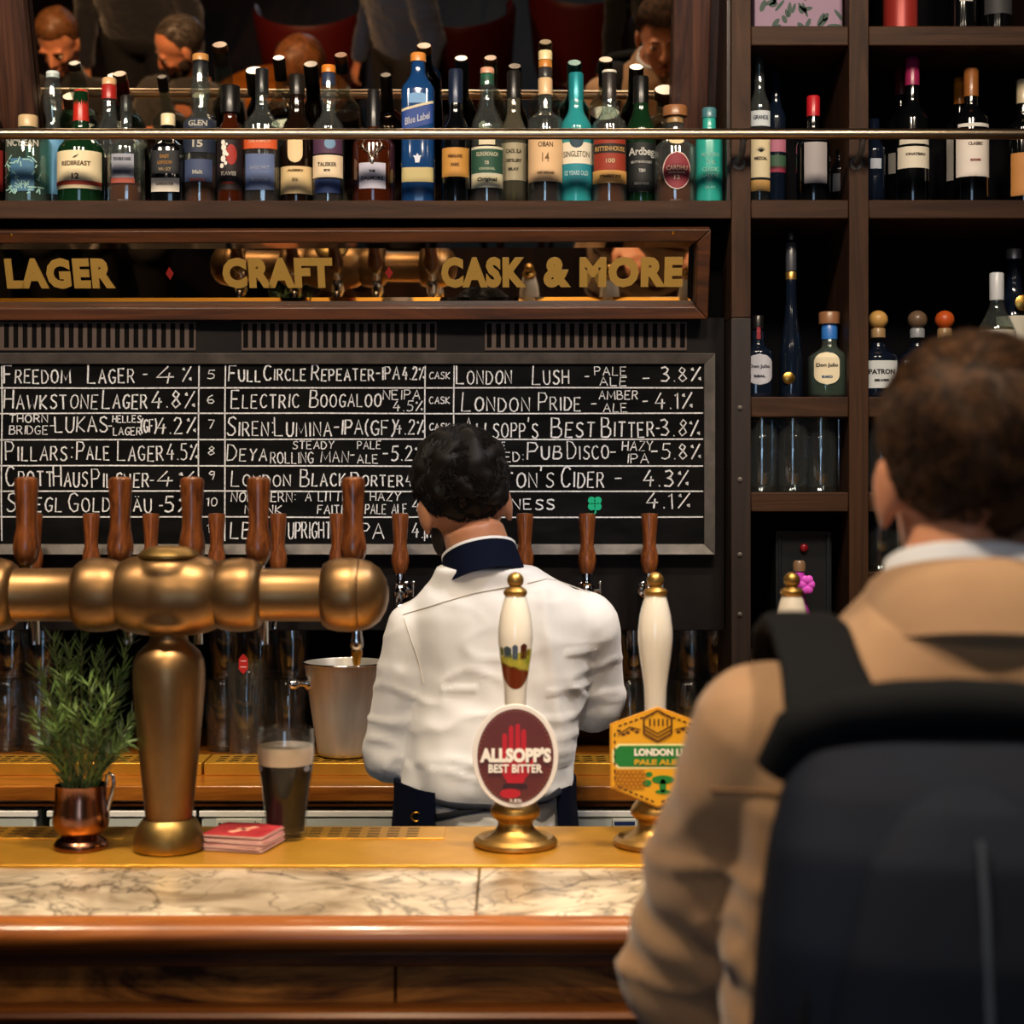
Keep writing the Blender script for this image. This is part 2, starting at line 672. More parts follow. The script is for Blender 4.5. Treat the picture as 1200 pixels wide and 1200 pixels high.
def ribbon(g, pts, y, w):
    n0 = len(g.v)
    m = len(pts)
    for i, (x, z) in enumerate(pts):
        a = pts[max(i - 1, 0)]
        b = pts[min(i + 1, m - 1)]
        tx, tz = b[0] - a[0], b[1] - a[1]
        l = math.hypot(tx, tz) or 1
        nx, nz = -tz / l * w / 2, tx / l * w / 2
        for q in (1, -1):
            g.v.append(Vector((x + q * nx, y - .0006, z + q * nz)))
            g.v.append(Vector((x + q * nx, y + .0003, z + q * nz)))
    for i in range(m - 1):
        a = n0 + i * 4
        g.f += [(a, a + 4, a + 6, a + 2), (a + 1, a + 3, a + 7, a + 5), (a, a + 1, a + 5, a + 4), (a + 2, a + 6, a + 7, a + 3)]
    g.f += [(n0, n0 + 2, n0 + 3, n0 + 1), (n0 + m * 4 - 4, n0 + m * 4 - 3, n0 + m * 4 - 1, n0 + m * 4 - 2)]


# ------------------------------------------------------------------ palette
BLACKWOOD = wood('dark_stained_wood', '#1d120d', '#3a241a', 'x', 16, .38, .15)
BLACKWOOD_V = wood('dark_stained_upright', '#22150f', '#402a1f', 'z', 16, .38, .15)
SHELFWOOD = wood('brown_shelf_wood', '#2a1a11', '#432c1d', 'x', 20, .6, .0, 14)
SHELFWOOD_V = wood('brown_shelf_upright', '#2a1a11', '#432c1d', 'z', 20, .6, .0, 14)
POSTWOOD = wood('mirror_post_wood', '#2e1a12', '#5c3826', 'z', 22, .4, .1, 14)
SIGNWOOD = wood('sign_frame_wood', '#2e170a', '#5e3214', 'x', 18, .5, .08, 14)
BARWOOD = wood('bar_moulding_oak', '#5a2c0e', '#a8622a', 'x', 16, .3, .2, 16)
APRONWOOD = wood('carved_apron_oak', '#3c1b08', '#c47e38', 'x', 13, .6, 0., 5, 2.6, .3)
COUNTERWOOD = wood('back_counter_oak', '#6d390f', '#b06a22', 'x', 18, .28, .5, 14)
FASCIAWOOD = wood('back_fascia_oak', '#3c1d0a', '#6b3a14', 'x', 18, .55, 0., 12)
TAPWOOD = wood('tap_handle_wood', '#4a2410', '#8a4e26', 'z', 60, .3, .4, 7, 2., .1)
BLACK = M('flat_black', '#050404', .8, spec=.1)
DARKBACK = M('cubby_back', '#050508', .8, col2='#0a090d', nscale=5, spec=.1)
STEEL_DARK = M('blackened_steel', '#0d0b0c', .55, .2, col2='#191514', nscale=6, rough2=.7, spec=.2)
GRILLE = M('grille_metal', '#4a3b34', .6, .2)
PEWTER = M('pewter_frame', '#4a4643', .6, .35, col2='#625c58', nscale=20)
SLATE = M('chalkboard_slate', '#060607', .8, col2='#121213', nscale=7, stretch=(1, 1, 3), spec=.06)
CHALK = M('white_chalk', '#dcdde2', .95, col2='#96979c', nscale=260, lohi=(.42, .7), spec=.1)
CHALKGREEN = M('green_chalk', '#21a279', .95, spec=.1)
MIRROR = M('mirror_silver', '#d8c9b8', .012, 1.)
MIRROR2 = M('sign_mirror_silver', '#c9b9a4', .02, 1.)
GOLDPAINT = M('gold_leaf_paint', '#a8853f', .45, .25)
REDPAINT = M('red_paint', '#7c1410', .5)
BRASS = M('polished_brass', '#d9a441', .2, 1., col2='#b98227', nscale=9, lohi=(.3, .75), rough2=.36)
BRASSPLATE = M('worn_brass_sheet', '#dfa63c', .3, .6, col2='#bd8526', nscale=7, lohi=(.3, .75), rough2=.42)
BRASSDARK = M('brass_slot', '#1c1206', .5, .4)
BRONZE = M('antique_brass', '#94744e', .36, .95, col2='#6b5239', nscale=5, lohi=(.3, .75), rough2=.46)
BRONZE2 = M('worn_brass_base', '#b0925a', .33, 1., col2='#7a6238', nscale=14, rough2=.5)
CHROME = M('chrome', '#d8d8da', .08, 1.)
RAILMETAL = M('rail_metal', '#a3917a', .28, 1.)
MARBLE = marble()
FRIDGE = M('fridge_grey', '#b4bab4', .4)
FRIDGETRIM = M('fridge_trim', '#e8e6e0', .4)
FLOORM = wood('floor_boards', '#140c07', '#2a1a0f', 'y', 6, .8, .0, 8)
CEILM = M('ceiling_paint', '#2a211b', .8)
WALLM = M('wall_paint', '#1c1614', .7, col2='#261d19', nscale=3)

DP = 3.45      # tap panel
DS = 3.36      # front of the shelving
DB = 3.45      # bottles on the long shelf

# ------------------------------------------------------------------ room shell
struct('floor', G().box(-3.4, 3.4, -4.2, 4.1, -.05, 0), FLOORM)
struct('ceiling', G().box(-3.4, 3.4, -4.2, 4.1, 3.2, 3.25), CEILM)
struct('wall_back', G().box(-3.4, 3.4, 4.0, 4.1, 0, 3.2), WALLM)
struct('wall_left', G().box(-3.5, -3.4, -4.2, 4.1, 0, 3.2), WALLM)
struct('wall_right', G().box(3.4, 3.5, -4.2, 4.1, 0, 3.2), WALLM)
# the street front behind the camera: a low sill wall and a header, the windows between are open to daylight
struct('wall_front', G().box(-3.4, 3.4, -4.2, -4.1, 0, .8).box(-3.4, 3.4, -4.2, -4.1, 2.7, 3.2)
       .box(-3.4, -2.2, -4.2, -4.1, .8, 2.7).box(2.9, 3.4, -4.2, -4.1, .8, 2.7), WALLM)

# ------------------------------------------------------------------ front bar
BT = 1.107
bar = thing('bar_counter', 'long front bar with brass drip plate, veined marble top and oak front', 'bar counter', (0, 2.4, 0))
BX0, BX1 = -2.2, 2.0
jx = X(560, 2.3)


def bpart(name, g, mat, bev=0., label=None, parent=bar):
    g.move(0, -2.4, 0)
    return obj(name, g, mat, parent, 40, bev, label)


bpart('marble_top', G().box(BX0, jx - .0008, 2.165, 2.42, BT - .03, BT), MARBLE, .002)
bpart('marble_top', G().box(jx + .0008, BX1, 2.165, 2.42, BT - .03, BT), MARBLE, .002)
pl = bpart('brass_plate', G().box(BX0, BX1, 2.42, 2.69, BT - .03, BT + .004), BRASSPLATE, .0015, 'polished brass plate')
rnd = random.Random(3)
for gx0, gx1 in ((-1.9, X(-60, 2.68)), (X(-52, 2.68), X(158, 2.68)), (X(338, 2.68), X(523, 2.68))):
    g = G().box(gx0, gx1, 2.592, 2.675, BT + .0035, BT + .006)
    q = bpart('drip_grille', g, BRASSPLATE, .001)
    s = G()
    n = int((gx1 - gx0 - .02) / .03)
    for i in range(n):
        for j in range(4):
            cx = gx0 + .018 + i * .03
            cy = 2.604 + j * .0195
            s.box(cx - .009, cx + .009, cy - .0028, cy + .0028, BT + .0058, BT + .0064)
    bpart('drain_slot', s, BRASSDARK, 0, None, q)
# rounded nosing in front of the marble
prof = []
for i in range(13):
    a = -pi / 2 + pi * i / 12
    prof.append((2.165 - .035 * math.cos(a), BT - .023 + .021 * math.sin(a)))
prof += [(2.19, BT - .002), (2.19, BT - .05), (2.16, BT - .05)]
g = G().loft([[(x, y, z) for y, z in prof] for x in (BX0, BX1)])
bpart('nosing', g, BARWOOD, .001, 'rounded oak nosing')
bpart('cove', G().box(BX0, BX1, 2.165, 2.21, BT - .068, BT - .045), FASCIAWOOD, .004)
ax = X(463, 2.2)
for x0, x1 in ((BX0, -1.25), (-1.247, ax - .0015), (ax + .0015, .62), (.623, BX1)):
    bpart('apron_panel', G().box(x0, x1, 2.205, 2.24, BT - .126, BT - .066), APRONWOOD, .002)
g = G().loft([[(x, y, z) for y, z in ((2.19, BT - .125), (2.178, BT - .129), (2.174, BT - .136), (2.18, BT - .142), (2.21, BT - .143), (2.22, BT - .125))] for x in (BX0, BX1)])
bpart('moulding', g, BARWOOD, .001)
bpart('front_panel', G().box(BX0, BX1, 2.22, 2.26, .1, BT - .135), FASCIAWOOD)
for i in range(9):
    x = BX0 + .2 + i * .47
    bpart('pilaster', G().box(x - .045, x + .045, 2.2, 2.225, .1, BT - .1435), FASCIAWOOD, .004)
bpart('kickboard', G().box(BX0, BX1, 2.24, 2.28, 0, .1), BLACK)
bpart('carcass', G().box(BX0, BX1, 2.26, 2.68, .1, BT - .03), BLACKWOOD)

# ------------------------------------------------------------------ back counter and fridges
CT = 1.0824
bc = thing('back_counter', 'oak back counter along the wall under the chalkboard taps', 'counter', (0, 3.2, 0))
obj('worktop', G().box(-2.2, 2.2, 0.0, .77, CT - .03, CT), COUNTERWOOD, bc, 40, .003)
obj('fascia', G().box(-2.2, 2.2, .004, .04, CT - .039, CT - .0302), FASCIAWOOD, bc, 40)
obj('support_rail', G().box(-2.2, 2.2, .06, .1, CT - .046, CT - .039), BLACK, bc)
fz = Z(951, 3.2)
for k, (a, b, lab, badge) in enumerate((
        (-90, 43, 'grey bottle fridge under the counter, nearest the copper mug of rosemary on its far edge', None),
        (54, 229, 'grey bottle fridge under the counter, behind the copper mug and brass column', None),
        (233, 480, 'grey bottle fridge with maker badge showing above the red beer mats', (253, 307)),
        (486, 760, 'grey bottle fridge with small blue badge, showing beside the barman\'s apron', (718, 746)),
        (766, 1010, 'grey bottle fridge under the counter, hidden behind the tan coat', None))):
    if k == 0:
        lab = 'short end of a grey bottle fridge at the very edge beside the copper mug'
    x0, x1 = X(a, 3.2), X(b, 3.2)
    f = thing('bottle_fridge', lab, 'fridge', ((x0 + x1) / 2, 3.225, 0))
    w = (x1 - x0) / 2
    obj('body', G().box(-w, w, .01, .55, .08, fz - .004), FRIDGE, f, 40, .003)
    obj('door', G().box(-w + .004, w - .004, -.02, .012, .1, fz - .012), FRIDGE, f, 40, .004)
    obj('top_trim', G().box(-w, w, -.022, .012, fz - .011, fz), FRIDGETRIM, f, 40, .001)
    if badge:
        bx0, bx1 = X(badge[0], 3.2) - (x0 + x1) / 2, X(badge[1], 3.2) - (x0 + x1) / 2
        b = obj('badge', G().box(bx0, bx1, -.024, -.02, fz - .034, fz - .014), M('badge_face', '#c9cabf' if k == 2 else '#cfd8e6', .4), f, 40, .001)
        if k == 2:
            t = fit(text_g('autonumis', .01, .0002), bx0 + .004, bx1 - .004, fz - .03, fz - .018)
            obj('lettering', t.move(0, -.0245, 0), M('badge_ink', '#2c2f35', .5), b)
        else:
            obj('printed_band', G().box(bx0 + .003, bx1 - .003, -.0246, -.024, fz - .026, fz - .019), M('badge_blue_ink', '#1c2f5c', .5), b)
for a, b, lab in ((-160, 236, 'brass drip tray on the back counter behind the brass column'),
                  (239, 560, 'brass drip tray on the back counter under the ice bucket'),
                  (563, 860, 'brass drip tray on the back counter behind the pump handles')):
    x0, x1 = X(a, 3.31), X(b, 3.31)
    t = thing('drip_tray', lab, 'drip tray', ((x0 + x1) / 2, 3.365, CT))
    w = (x1 - x0) / 2
    obj('tray', G().box(-w, w, -.055, .05, 0, .0246), BRASSPLATE, t, 40, .0015)
    s = G()
    n = int((2 * w - .03) / .026)
    for i in range(n):
        for j in range(3):
            cx = -w + .028 + i * .026
            cy = -.032 + j * .026
            n0 = len(s.v)
            s.box(-.009, .009, -.0035, .0035, .0242, .0252)
            s.xf(Matrix.Translation((cx, cy, 0)) @ Matrix.Rotation(.5, 4, 'Z'), n0)
    obj('drain_slot', s, BRASSDARK, t)

# ------------------------------------------------------------------ tap panel with air grilles
tp = thing('tap_panel', 'blackened steel wall panel carrying the chalkboard and wall taps', 'wall panel', (0, DP, 0))
px1 = X(857, DS) - .002
zt, zb = Z(372, DP), Z(739, DP)
obj('face', G().box(-2.2, px1, 0, .05, zb, zt), STEEL_DARK, tp, 40, .002)
obj('top_board', G().box(-2.2, px1, .052, .08, zt - .05, Z(272, DP)), BLACK, tp)
for a, b in ((-230, -55), (-8, 230), (283, 512), (568, 805)):
    x0, x1, z0, z1 = X(a, DP), X(b, DP), Z(411, DP), Z(377, DP)
    gr = obj('air_grille', G().box(x0, x1, -.003, .001, z0, z1), GRILLE, tp, 40, .001)
    s = G()
    n = int(round((b - a) / 10.6))
    for i in range(n):
        cx = x0 + (i + .5) * (x1 - x0) / n
        s.box(cx - .0048, cx + .0048, -.0036, -.002, z0 + .006, z1 - .004)
    obj('grille_slot', s, BLACK, gr)

# ------------------------------------------------------------------ recess under the panel
struct('trim_1', G().box(-2.2, 2.2, 3.93, 3.97, CT - .02, zb + .3), BLACK)
struct('trim_2', G().box(-2.2, px1, DP + .052, 3.93, zb + .02, zb + .06), BLACK)

# ------------------------------------------------------------------ chalkboard
DC = DP - .024
cb = thing('chalkboard', 'long chalkboard beer menu in a grey metal frame on the wall panel', 'chalkboard', (0, DP, 0))
cx0, cx1, cz0, cz1 = X(-75, DC), X(838, DC), Z(650, DC), Z(414, DC)
fw = .021
obj('board', G().box(cx0 + .01, cx1 - .01, -.010, -.001, cz0 + .01, cz1 - .01), SLATE, cb)


def framebar(p, q, inn_p, inn_q, mat, parent, y0, y1, yi):
    """mitred frame bar: outer edge p-q and inner edge inn_p-inn_q (x, z)"""
    v = [(p[0], y1, p[1]), (q[0], y1, q[1]), (inn_q[0], y1, inn_q[1]), (inn_p[0], y1, inn_p[1]),
         (p[0], y0, p[1]), (q[0], y0, q[1]), (inn_q[0], yi, inn_q[1]), (inn_p[0], yi, inn_p[1])]
    f = [(0, 1, 2, 3), (4, 7, 6, 5), (0, 4, 5, 1), (1, 5, 6, 2), (2, 6, 7, 3), (3, 7, 4, 0)]
    return G().add(v, f)


def frame(x0, x1, z0, z1, w, y0, y1, yi, mat, parent, name='frame', bev=.001):
    o = [(x0, z0), (x1, z0), (x1, z1), (x0, z1)]
    i = [(x0 + w, z0 + w), (x1 - w, z0 + w), (x1 - w, z1 - w), (x0 + w, z1 - w)]
    for k in range(4):
        obj(name, framebar(o[k], o[(k + 1) % 4], i[k], i[(k + 1) % 4], mat, parent, y0, y1, yi), mat, parent, 40, bev)


frame(cx0, cx1, cz0, cz1, fw, -.026, -.001, -.016, PEWTER, cb, 'frame_bar')
rnd = random.Random(11)
dl = DP - .0105
lines = G()
for y in (454.5, 484.5, 515, 546, 575.5, 606):
    pts = [(X(x, dl), Z(y + rnd.uniform(-.5, .5), dl)) for x in (-50, 2, 120, 260, 380, 500, 640, 824)]
    ribbon(lines, pts, -.0105, .0027)
for x in (-46, 2, 233, 264, 498, 532):
    pts = [(X(x + rnd.uniform(-.6, .6), dl), Z(y, dl)) for y in (428, 480, 530, 580, 634)]
    ribbon(lines, pts, -.0105, .0026)
obj('chalk_rule', lines, CHALK, cb)
ROWS = [
 [('Freedom', 5, 82, 452, 24), ('Lager', 103, 157, 452, 25), ('-', 167, 173, 447, 14), ('4', 183, 203, 452, 23), ('%', 213, 224, 450, 21)],
 [('Hawkstone', 5, 114, 482, 25), ('Lager', 120, 172, 482, 25), ('4.8%', 178, 228, 481, 23)],
 [('THORN', 11, 56, 496, 9), ('BRIDGE', 11, 56, 510, 10), ('-', 57, 64, 506, 12), ('LUKAS', 65, 126, 509, 21), ('-', 126, 131, 506, 12), ('HELLES', 132, 165, 496, 8), ('LAGER', 133, 165, 511, 9), ('(GF)', 165, 183, 508, 15), ('4.2%', 184, 229, 511, 22)],
 [('Pillars:', 7, 84, 543, 25), ('Pale', 90, 128, 542, 24), ('Lager', 138, 191, 543, 26), ('4.5%', 196, 231, 542, 22)],
 [('Crott', 7, 62, 573, 26), ('Haus', 63, 102, 573, 26), ('Pilsner', 108, 174, 574, 25), ('-', 175, 180, 570, 12), ('4%', 184, 228, 573, 21)],
 [('Stiegl', 8, 72, 603, 25), ('Goldbräu', 81, 177, 603, 25), ('-', 186, 191, 600, 14), ('5', 193, 203, 603, 21), ('%', 208, 222, 603, 20)],
 [('5', 243, 251, 445, 10), ('6', 243, 251, 474, 10), ('7', 244, 251, 503, 10), ('8', 243, 251, 534, 10), ('9', 244, 251, 563, 10), ('10', 242, 254, 594, 10), ('11', 243, 251, 625, 10)],
 [('Full', 268, 305, 450, 21), ('Circle', 309, 358, 449, 21), ('Repeater', 365, 438, 449, 21), ('-IPA', 440, 468, 448, 18), ('4.2%', 472, 497, 448, 18)],
 [('Electric', 271, 350, 481, 24), ('Boogaloo', 363, 446, 480, 23), ('NEIPA', 449, 492, 469, 11), ('4.5%', 461, 495, 483, 12)],
 [('Siren:', 266, 320, 514, 25), ('Lumina', 322, 388, 514, 25), ('-IPA', 390, 425, 512, 20), ('(GF)', 428, 462, 513, 20), ('4.2%', 463, 497, 512, 20)],
 [('Deya', 266, 312, 543, 22), ('STEADY', 343, 391, 527, 9), ('ROLLING', 317, 367, 544, 13), ('MAN', 376, 408, 543, 13), ('-', 409, 415, 540, 12), ('PALE', 419, 446, 527, 9), ('ALE', 419, 443, 544, 10), ('-5.2%', 448, 496, 543, 20)],
 [('London', 271, 340, 573, 21), ('Black', 352, 405, 573, 23), ('Porter', 412, 472, 573, 20), ('4%', 476, 494, 573, 18)],
 [('NORTHERN:', 271, 346, 589, 11), ('MONK', 287, 330, 603, 10), ('A LITTLE', 358, 415, 588, 11), ('FAITH', 372, 406, 603, 10), ('HAZY', 434, 469, 588, 10), ('PALE ALE', 428, 477, 603, 11), ('4.', 483, 497, 602, 18)],
 [('LBC', 270, 310, 634, 22), ('UPRIGHT', 338, 388, 634, 22), ('IPA', 415, 450, 634, 21), ('4.1%', 483, 512, 633, 20)],
 [('CASK', 503, 527, 445, 8), ('CASK', 503, 527, 474, 8), ('CASK', 503, 527, 505, 8)],
 [('London', 535, 599, 453, 24), ('Lush', 624, 666, 453, 25), ('-', 684, 690, 448, 12), ('PALE', 697, 734, 441, 10), ('ALE', 703, 734, 453, 10), ('-', 752, 761, 451, 14), ('3.8%', 774, 821, 450, 20)],
 [('London', 541, 620, 485, 25), ('Pride', 631, 680, 484, 24), ('-', 692, 699, 480, 12), ('AMBER', 702, 747, 469, 10), ('ALE', 707, 735, 484, 10), ('-', 752, 759, 478, 14), ('4.1%', 768, 811, 482, 22)],
 [('Allsopp\'s', 544, 630, 516, 26), ('Best', 646, 696, 515, 26), ('Bitter', 705, 766, 515, 26), ('-', 768, 773, 510, 14), ('3.8%', 774, 820, 514, 22)],
 [('DOUBLE', 560, 592, 527, 8), ('BAKED:', 560, 613, 542, 11), ('Pub', 618, 657, 541, 23), ('Disco', 665, 713, 541, 24), ('-', 714, 721, 537, 12), ('HAZY', 729, 765, 529, 11), ('IPA', 735, 760, 544, 11), ('-5.8%', 762, 821, 541, 21)],
 [('Aston\'s', 560, 648, 574, 26), ('Cider', 657, 707, 574, 27), ('-', 719, 728, 568, 14), ('4.3%', 754, 806, 573, 22)],
 [('Guinness', 548, 649, 600, 19), ('4.1%', 757, 808, 599, 21)],
]
for row in ROWS:
    for s, a, b, y, h in row:
        g = G()
        w = .0031 if h > 14 else .0023
        y, h = (y - 3, h - 3) if h > 17 else (y - 1, h)
        chalk_text(g, s, X(a, dl), X(b, dl), Z(y, dl), h / F * dl, -.0112, w, rnd)
        obj('chalk_writing', g, CHALK, cb)
g = G()
for k in range(4):
    a = pi / 4 + k * pi / 2
    cx, cz = X(697, dl) + .009 * math.cos(a), Z(590, dl) + .009 * math.sin(a)
    g.prism([(cx + .0075 * math.cos(t), cz + .0075 * math.sin(t)) for t in [2 * pi * i / 14 for i in range(14)]], -.0122, -.0102)
ribbon(g, [(X(697, dl), Z(592, dl)), (X(698, dl), Z(600, dl)), (X(694, dl), Z(606, dl))], -.0115, .003)
obj('clover_drawing', g, CHALKGREEN, cb, label='green chalk four-leaf clover')

# ------------------------------------------------------------------ mirror sign (leans forward at the top)
sg = thing('mirror_sign', 'long mirror sign with gold lettering in a dark wood frame', 'sign', (0, DP - .012, Z(371, DP)))
sg.rotation_euler = (math.radians(20.5), 0, math.radians(-1.2))
sx0, sx1, sh = X(-70, 3.42), X(829, 3.42), .182
obj('backing', G().box(sx0 + .003, sx1 - .003, -.004, .004, .003, sh - .003), BLACKWOOD, sg)
frame(sx0, sx1, 0, sh, .026, -.03, -.004, -.027, SIGNWOOD, sg, 'frame_bar', .003)
ix0, ix1, iz0, iz1 = sx0 + .026, sx1 - .026, .026, sh - .026
bv = .015
v = [(ix0, -.006, iz0), (ix1, -.006, iz0), (ix1, -.006, iz1), (ix0, -.006, iz1),
     (ix0 + bv, -.007, iz0 + bv), (ix1 - bv, -.007, iz0 + bv), (ix1 - bv, -.007, iz1 - bv), (ix0 + bv, -.007, iz1 - bv)]
mg = obj('mirror_glass', G().add(v, [(4, 5, 6, 7), (0, 1, 5, 4), (1, 2, 6, 5), (2, 3, 7, 6), (3, 0, 4, 7), (0, 3, 2, 1)]), MIRROR2, sg, 1)
zs = lambda py: (371 - py) / F * 3.42 / math.cos(math.radians(20.5)) * 1.0
for s, a, b in (('LAGER', 7, 135), ('CRAFT', 262, 391), ('CASK', 518, 617), ('&', 637, 669), ('MORE', 679, 799)):
    t = fit(text_g(s, .06, .0036, 1.12, .0006), X(a, 3.42), X(b, 3.42), zs(340) + .004, zs(306) + .004)
    obj('gold_lettering', t.move(0, -.008, 0), GOLDPAINT, sg)
for px in (200, 457):
    x, z = X(px, 3.42), zs(321)
    obj('red_diamond', G().prism([(x, z - .013), (x + .008, z), (x, z + .013), (x - .008, z)], -.0083, -.0071), REDPAINT, sg)
for px, py in ((19, 275), (787, 275)):
    obj('screw', G().lathe([(.004, 0), (.004, .002), (0, .004)], 12).xf(Matrix.Translation((X(px, 3.4), -.027, zs(py))) @ Matrix.Rotation(pi / 2, 4, 'X')), BRASS, sg)

# ------------------------------------------------------------------ long bottle shelf, rail and big mirror
ST = 2.2045
sx = X(857, DS)
ls = thing('bottle_shelf', 'long dark wooden shelf above the mirror sign, holding the whisky bottles', 'shelf', (0, DS, 0))
obj('shelf_board', G().box(-2.2, sx, 0, .34, ST - .034, ST), BLACKWOOD, ls, 40, .002)
obj('edge_strip', G().box(-2.2, sx, -.004, 0, ST - .035, ST + .001), SHELFWOOD, ls, 40, .0022)
obj('end_panel', G().box(sx - .006, sx, 0.02, .34, ST, ST + .75), BLACKWOOD_V, ls)
RZ = Z(157, 3.29)
rl = thing('guard_rail', 'thin metal guard rail running in front of all the bottles', 'rail', (0, 3.29, RZ))
obj('bar', G().tube([(-2.2, 0, 0), (2.2, 0, 0)], .0108, 16), RAILMETAL, rl)
for x in (-1.7, X(-40, 3.29), X(869, 3.32), X(1008, 3.32), 1.6):
    obj('bracket', G().tube([(x, 0, -.004), (x, .02, -.03), (x, .05, -.042), (x, .085, -.044)], .0065, 10).lathe([(.013, .068), (.013, .0705)], 14, (x, 0, -.044), 'y'), PEWTER, rl)
mr = thing('wall_mirror', 'large leaning mirror behind the bottles, reflecting seated drinkers', 'mirror', (0, 3.66, ST))
mr.rotation_euler = (math.radians(19.5), 0, math.radians(-1.2))
obj('mirror_glass', G().box(-2.1, X(800, 3.6), 0, .006, .0, .78), MIRROR, mr)
for a, b in ((-5, 42), (786, 829), (-420, -375)):
    x0, x1 = X(a, 3.57), X(b, 3.57)
    obj('mirror_post', G().box(x0, x1, -.032, -.001, .0, .8), POSTWOOD, mr, 40, .003)
obj('mirror_backing', G().box(-2.15, X(845, 3.6), .008, .02, 0, .8), BLACKWOOD_V, mr)

# ------------------------------------------------------------------ cubby shelving
su = thing('cubby_shelving', 'dark brown open cubby shelving full of bottles and glasses', 'shelving', (0, DS, 0))
ups = ((857, 880), (995, 1018), (1236, 1260))
for a, b in ups:
    zs_ = Z(372, DS) if a == 857 else CT
    obj('upright', G().box(X(a, DS), X(b, DS), 0, .32, zs_, 2.95), SHELFWOOD_V, su, 40, .0015)
obj('upright', G().box(X(857, DS), X(880, DS), 0, .32, CT, Z(372, DS) - .001), wood('black_upright', '#17100d', '#2a1d17', 'z', 16, .5, .05), su, 40, .0015)
for py in (478, 562, 650, 720):
    obj('screw', G().lathe([(.005, 0), (.005, .002), (.002, .004), (0, .004)], 12).xf(Matrix.Translation((X(867, DS), 0, Z(py, DS))) @ Matrix.Rotation(pi / 2, 4, 'X')), PEWTER, su)
SHELVES = ((30, 53), (234, 256), (465, 489), (577, 600), (778, 800))
for y0, y1 in SHELVES:
    for (a, b) in ((880, 995), (1018, 1236)):
        obj('shelf', G().box(X(a, DS) + .0005, X(b, DS) - .0005, .002, .30, Z(y1, DS), Z(y0, DS)), SHELFWOOD, su, 40, .0025)
obj('back_board', G().box(X(857, DS), X(1260, DS), .305, .325, CT, 2.95), DARKBACK, su)

# ------------------------------------------------------------------ bottles
GLASS = {
    'clear': glassm('clear_glass', '#eef4f2', rough=.06, refl=.09, haze=.012),
    'greenish': glassm('pale_green_glass', '#c4e2d4', haze=.025),
    'yellow': glassm('yellow_green_glass', '#b8a83a', haze=.06),
    'paleblue': glassm('pale_blue_glass', '#5f9bd6'),
    'blue': M('blue_glass', '#163c6e', .05, coat=.5),
    'green': M('green_glass', '#0d2a15', .04, coat=.5),
    'brown': M('brown_glass', '#170c06', .04, coat=.5),
    'black': M('black_glass', '#07080a', .05, coat=.5),
    'amberglass': M('amber_glass', '#3a1506', .04, coat=.5),
    'teal': M('teal_glass', '#2a8c90', .06, coat=.5),
    'tealpaint': M('teal_painted_glass', '#27998c', .3, coat=.4),
    'smoke': M('smoke_glass', '#0e1624', .04, coat=.5),
}
LIQ = {
    'amber': M('whisky', '#6b3008', .03, coat=.3),
    'dark': M('dark_whisky', '#2a0d04', .03, coat=.3),
    'pale': glassm('pale_spirit', '#d8c48a'),
    'water': glassm('clear_spirit', '#dce8ea'),
}


def paper(hexc):
    return M('paper_' + hexc.lstrip('#'), hexc, .62, bump=.05, bscale=300)


def capm(hexc, metal=0., rough=.35):
    return M('cap_%s_%d' % (hexc.lstrip('#'), int(metal * 10)), hexc, rough, metal, coat=.2)


def sring(a, b, n, h, seg=28):
    out = []
    for k in range(seg):
        t = 2 * pi * k / seg
        c, s = math.cos(t), math.sin(t)
        out.append((a * math.copysign(abs(c) ** (2 / n), c), b * math.copysign(abs(s) ** (2 / n), s), h))
    return out


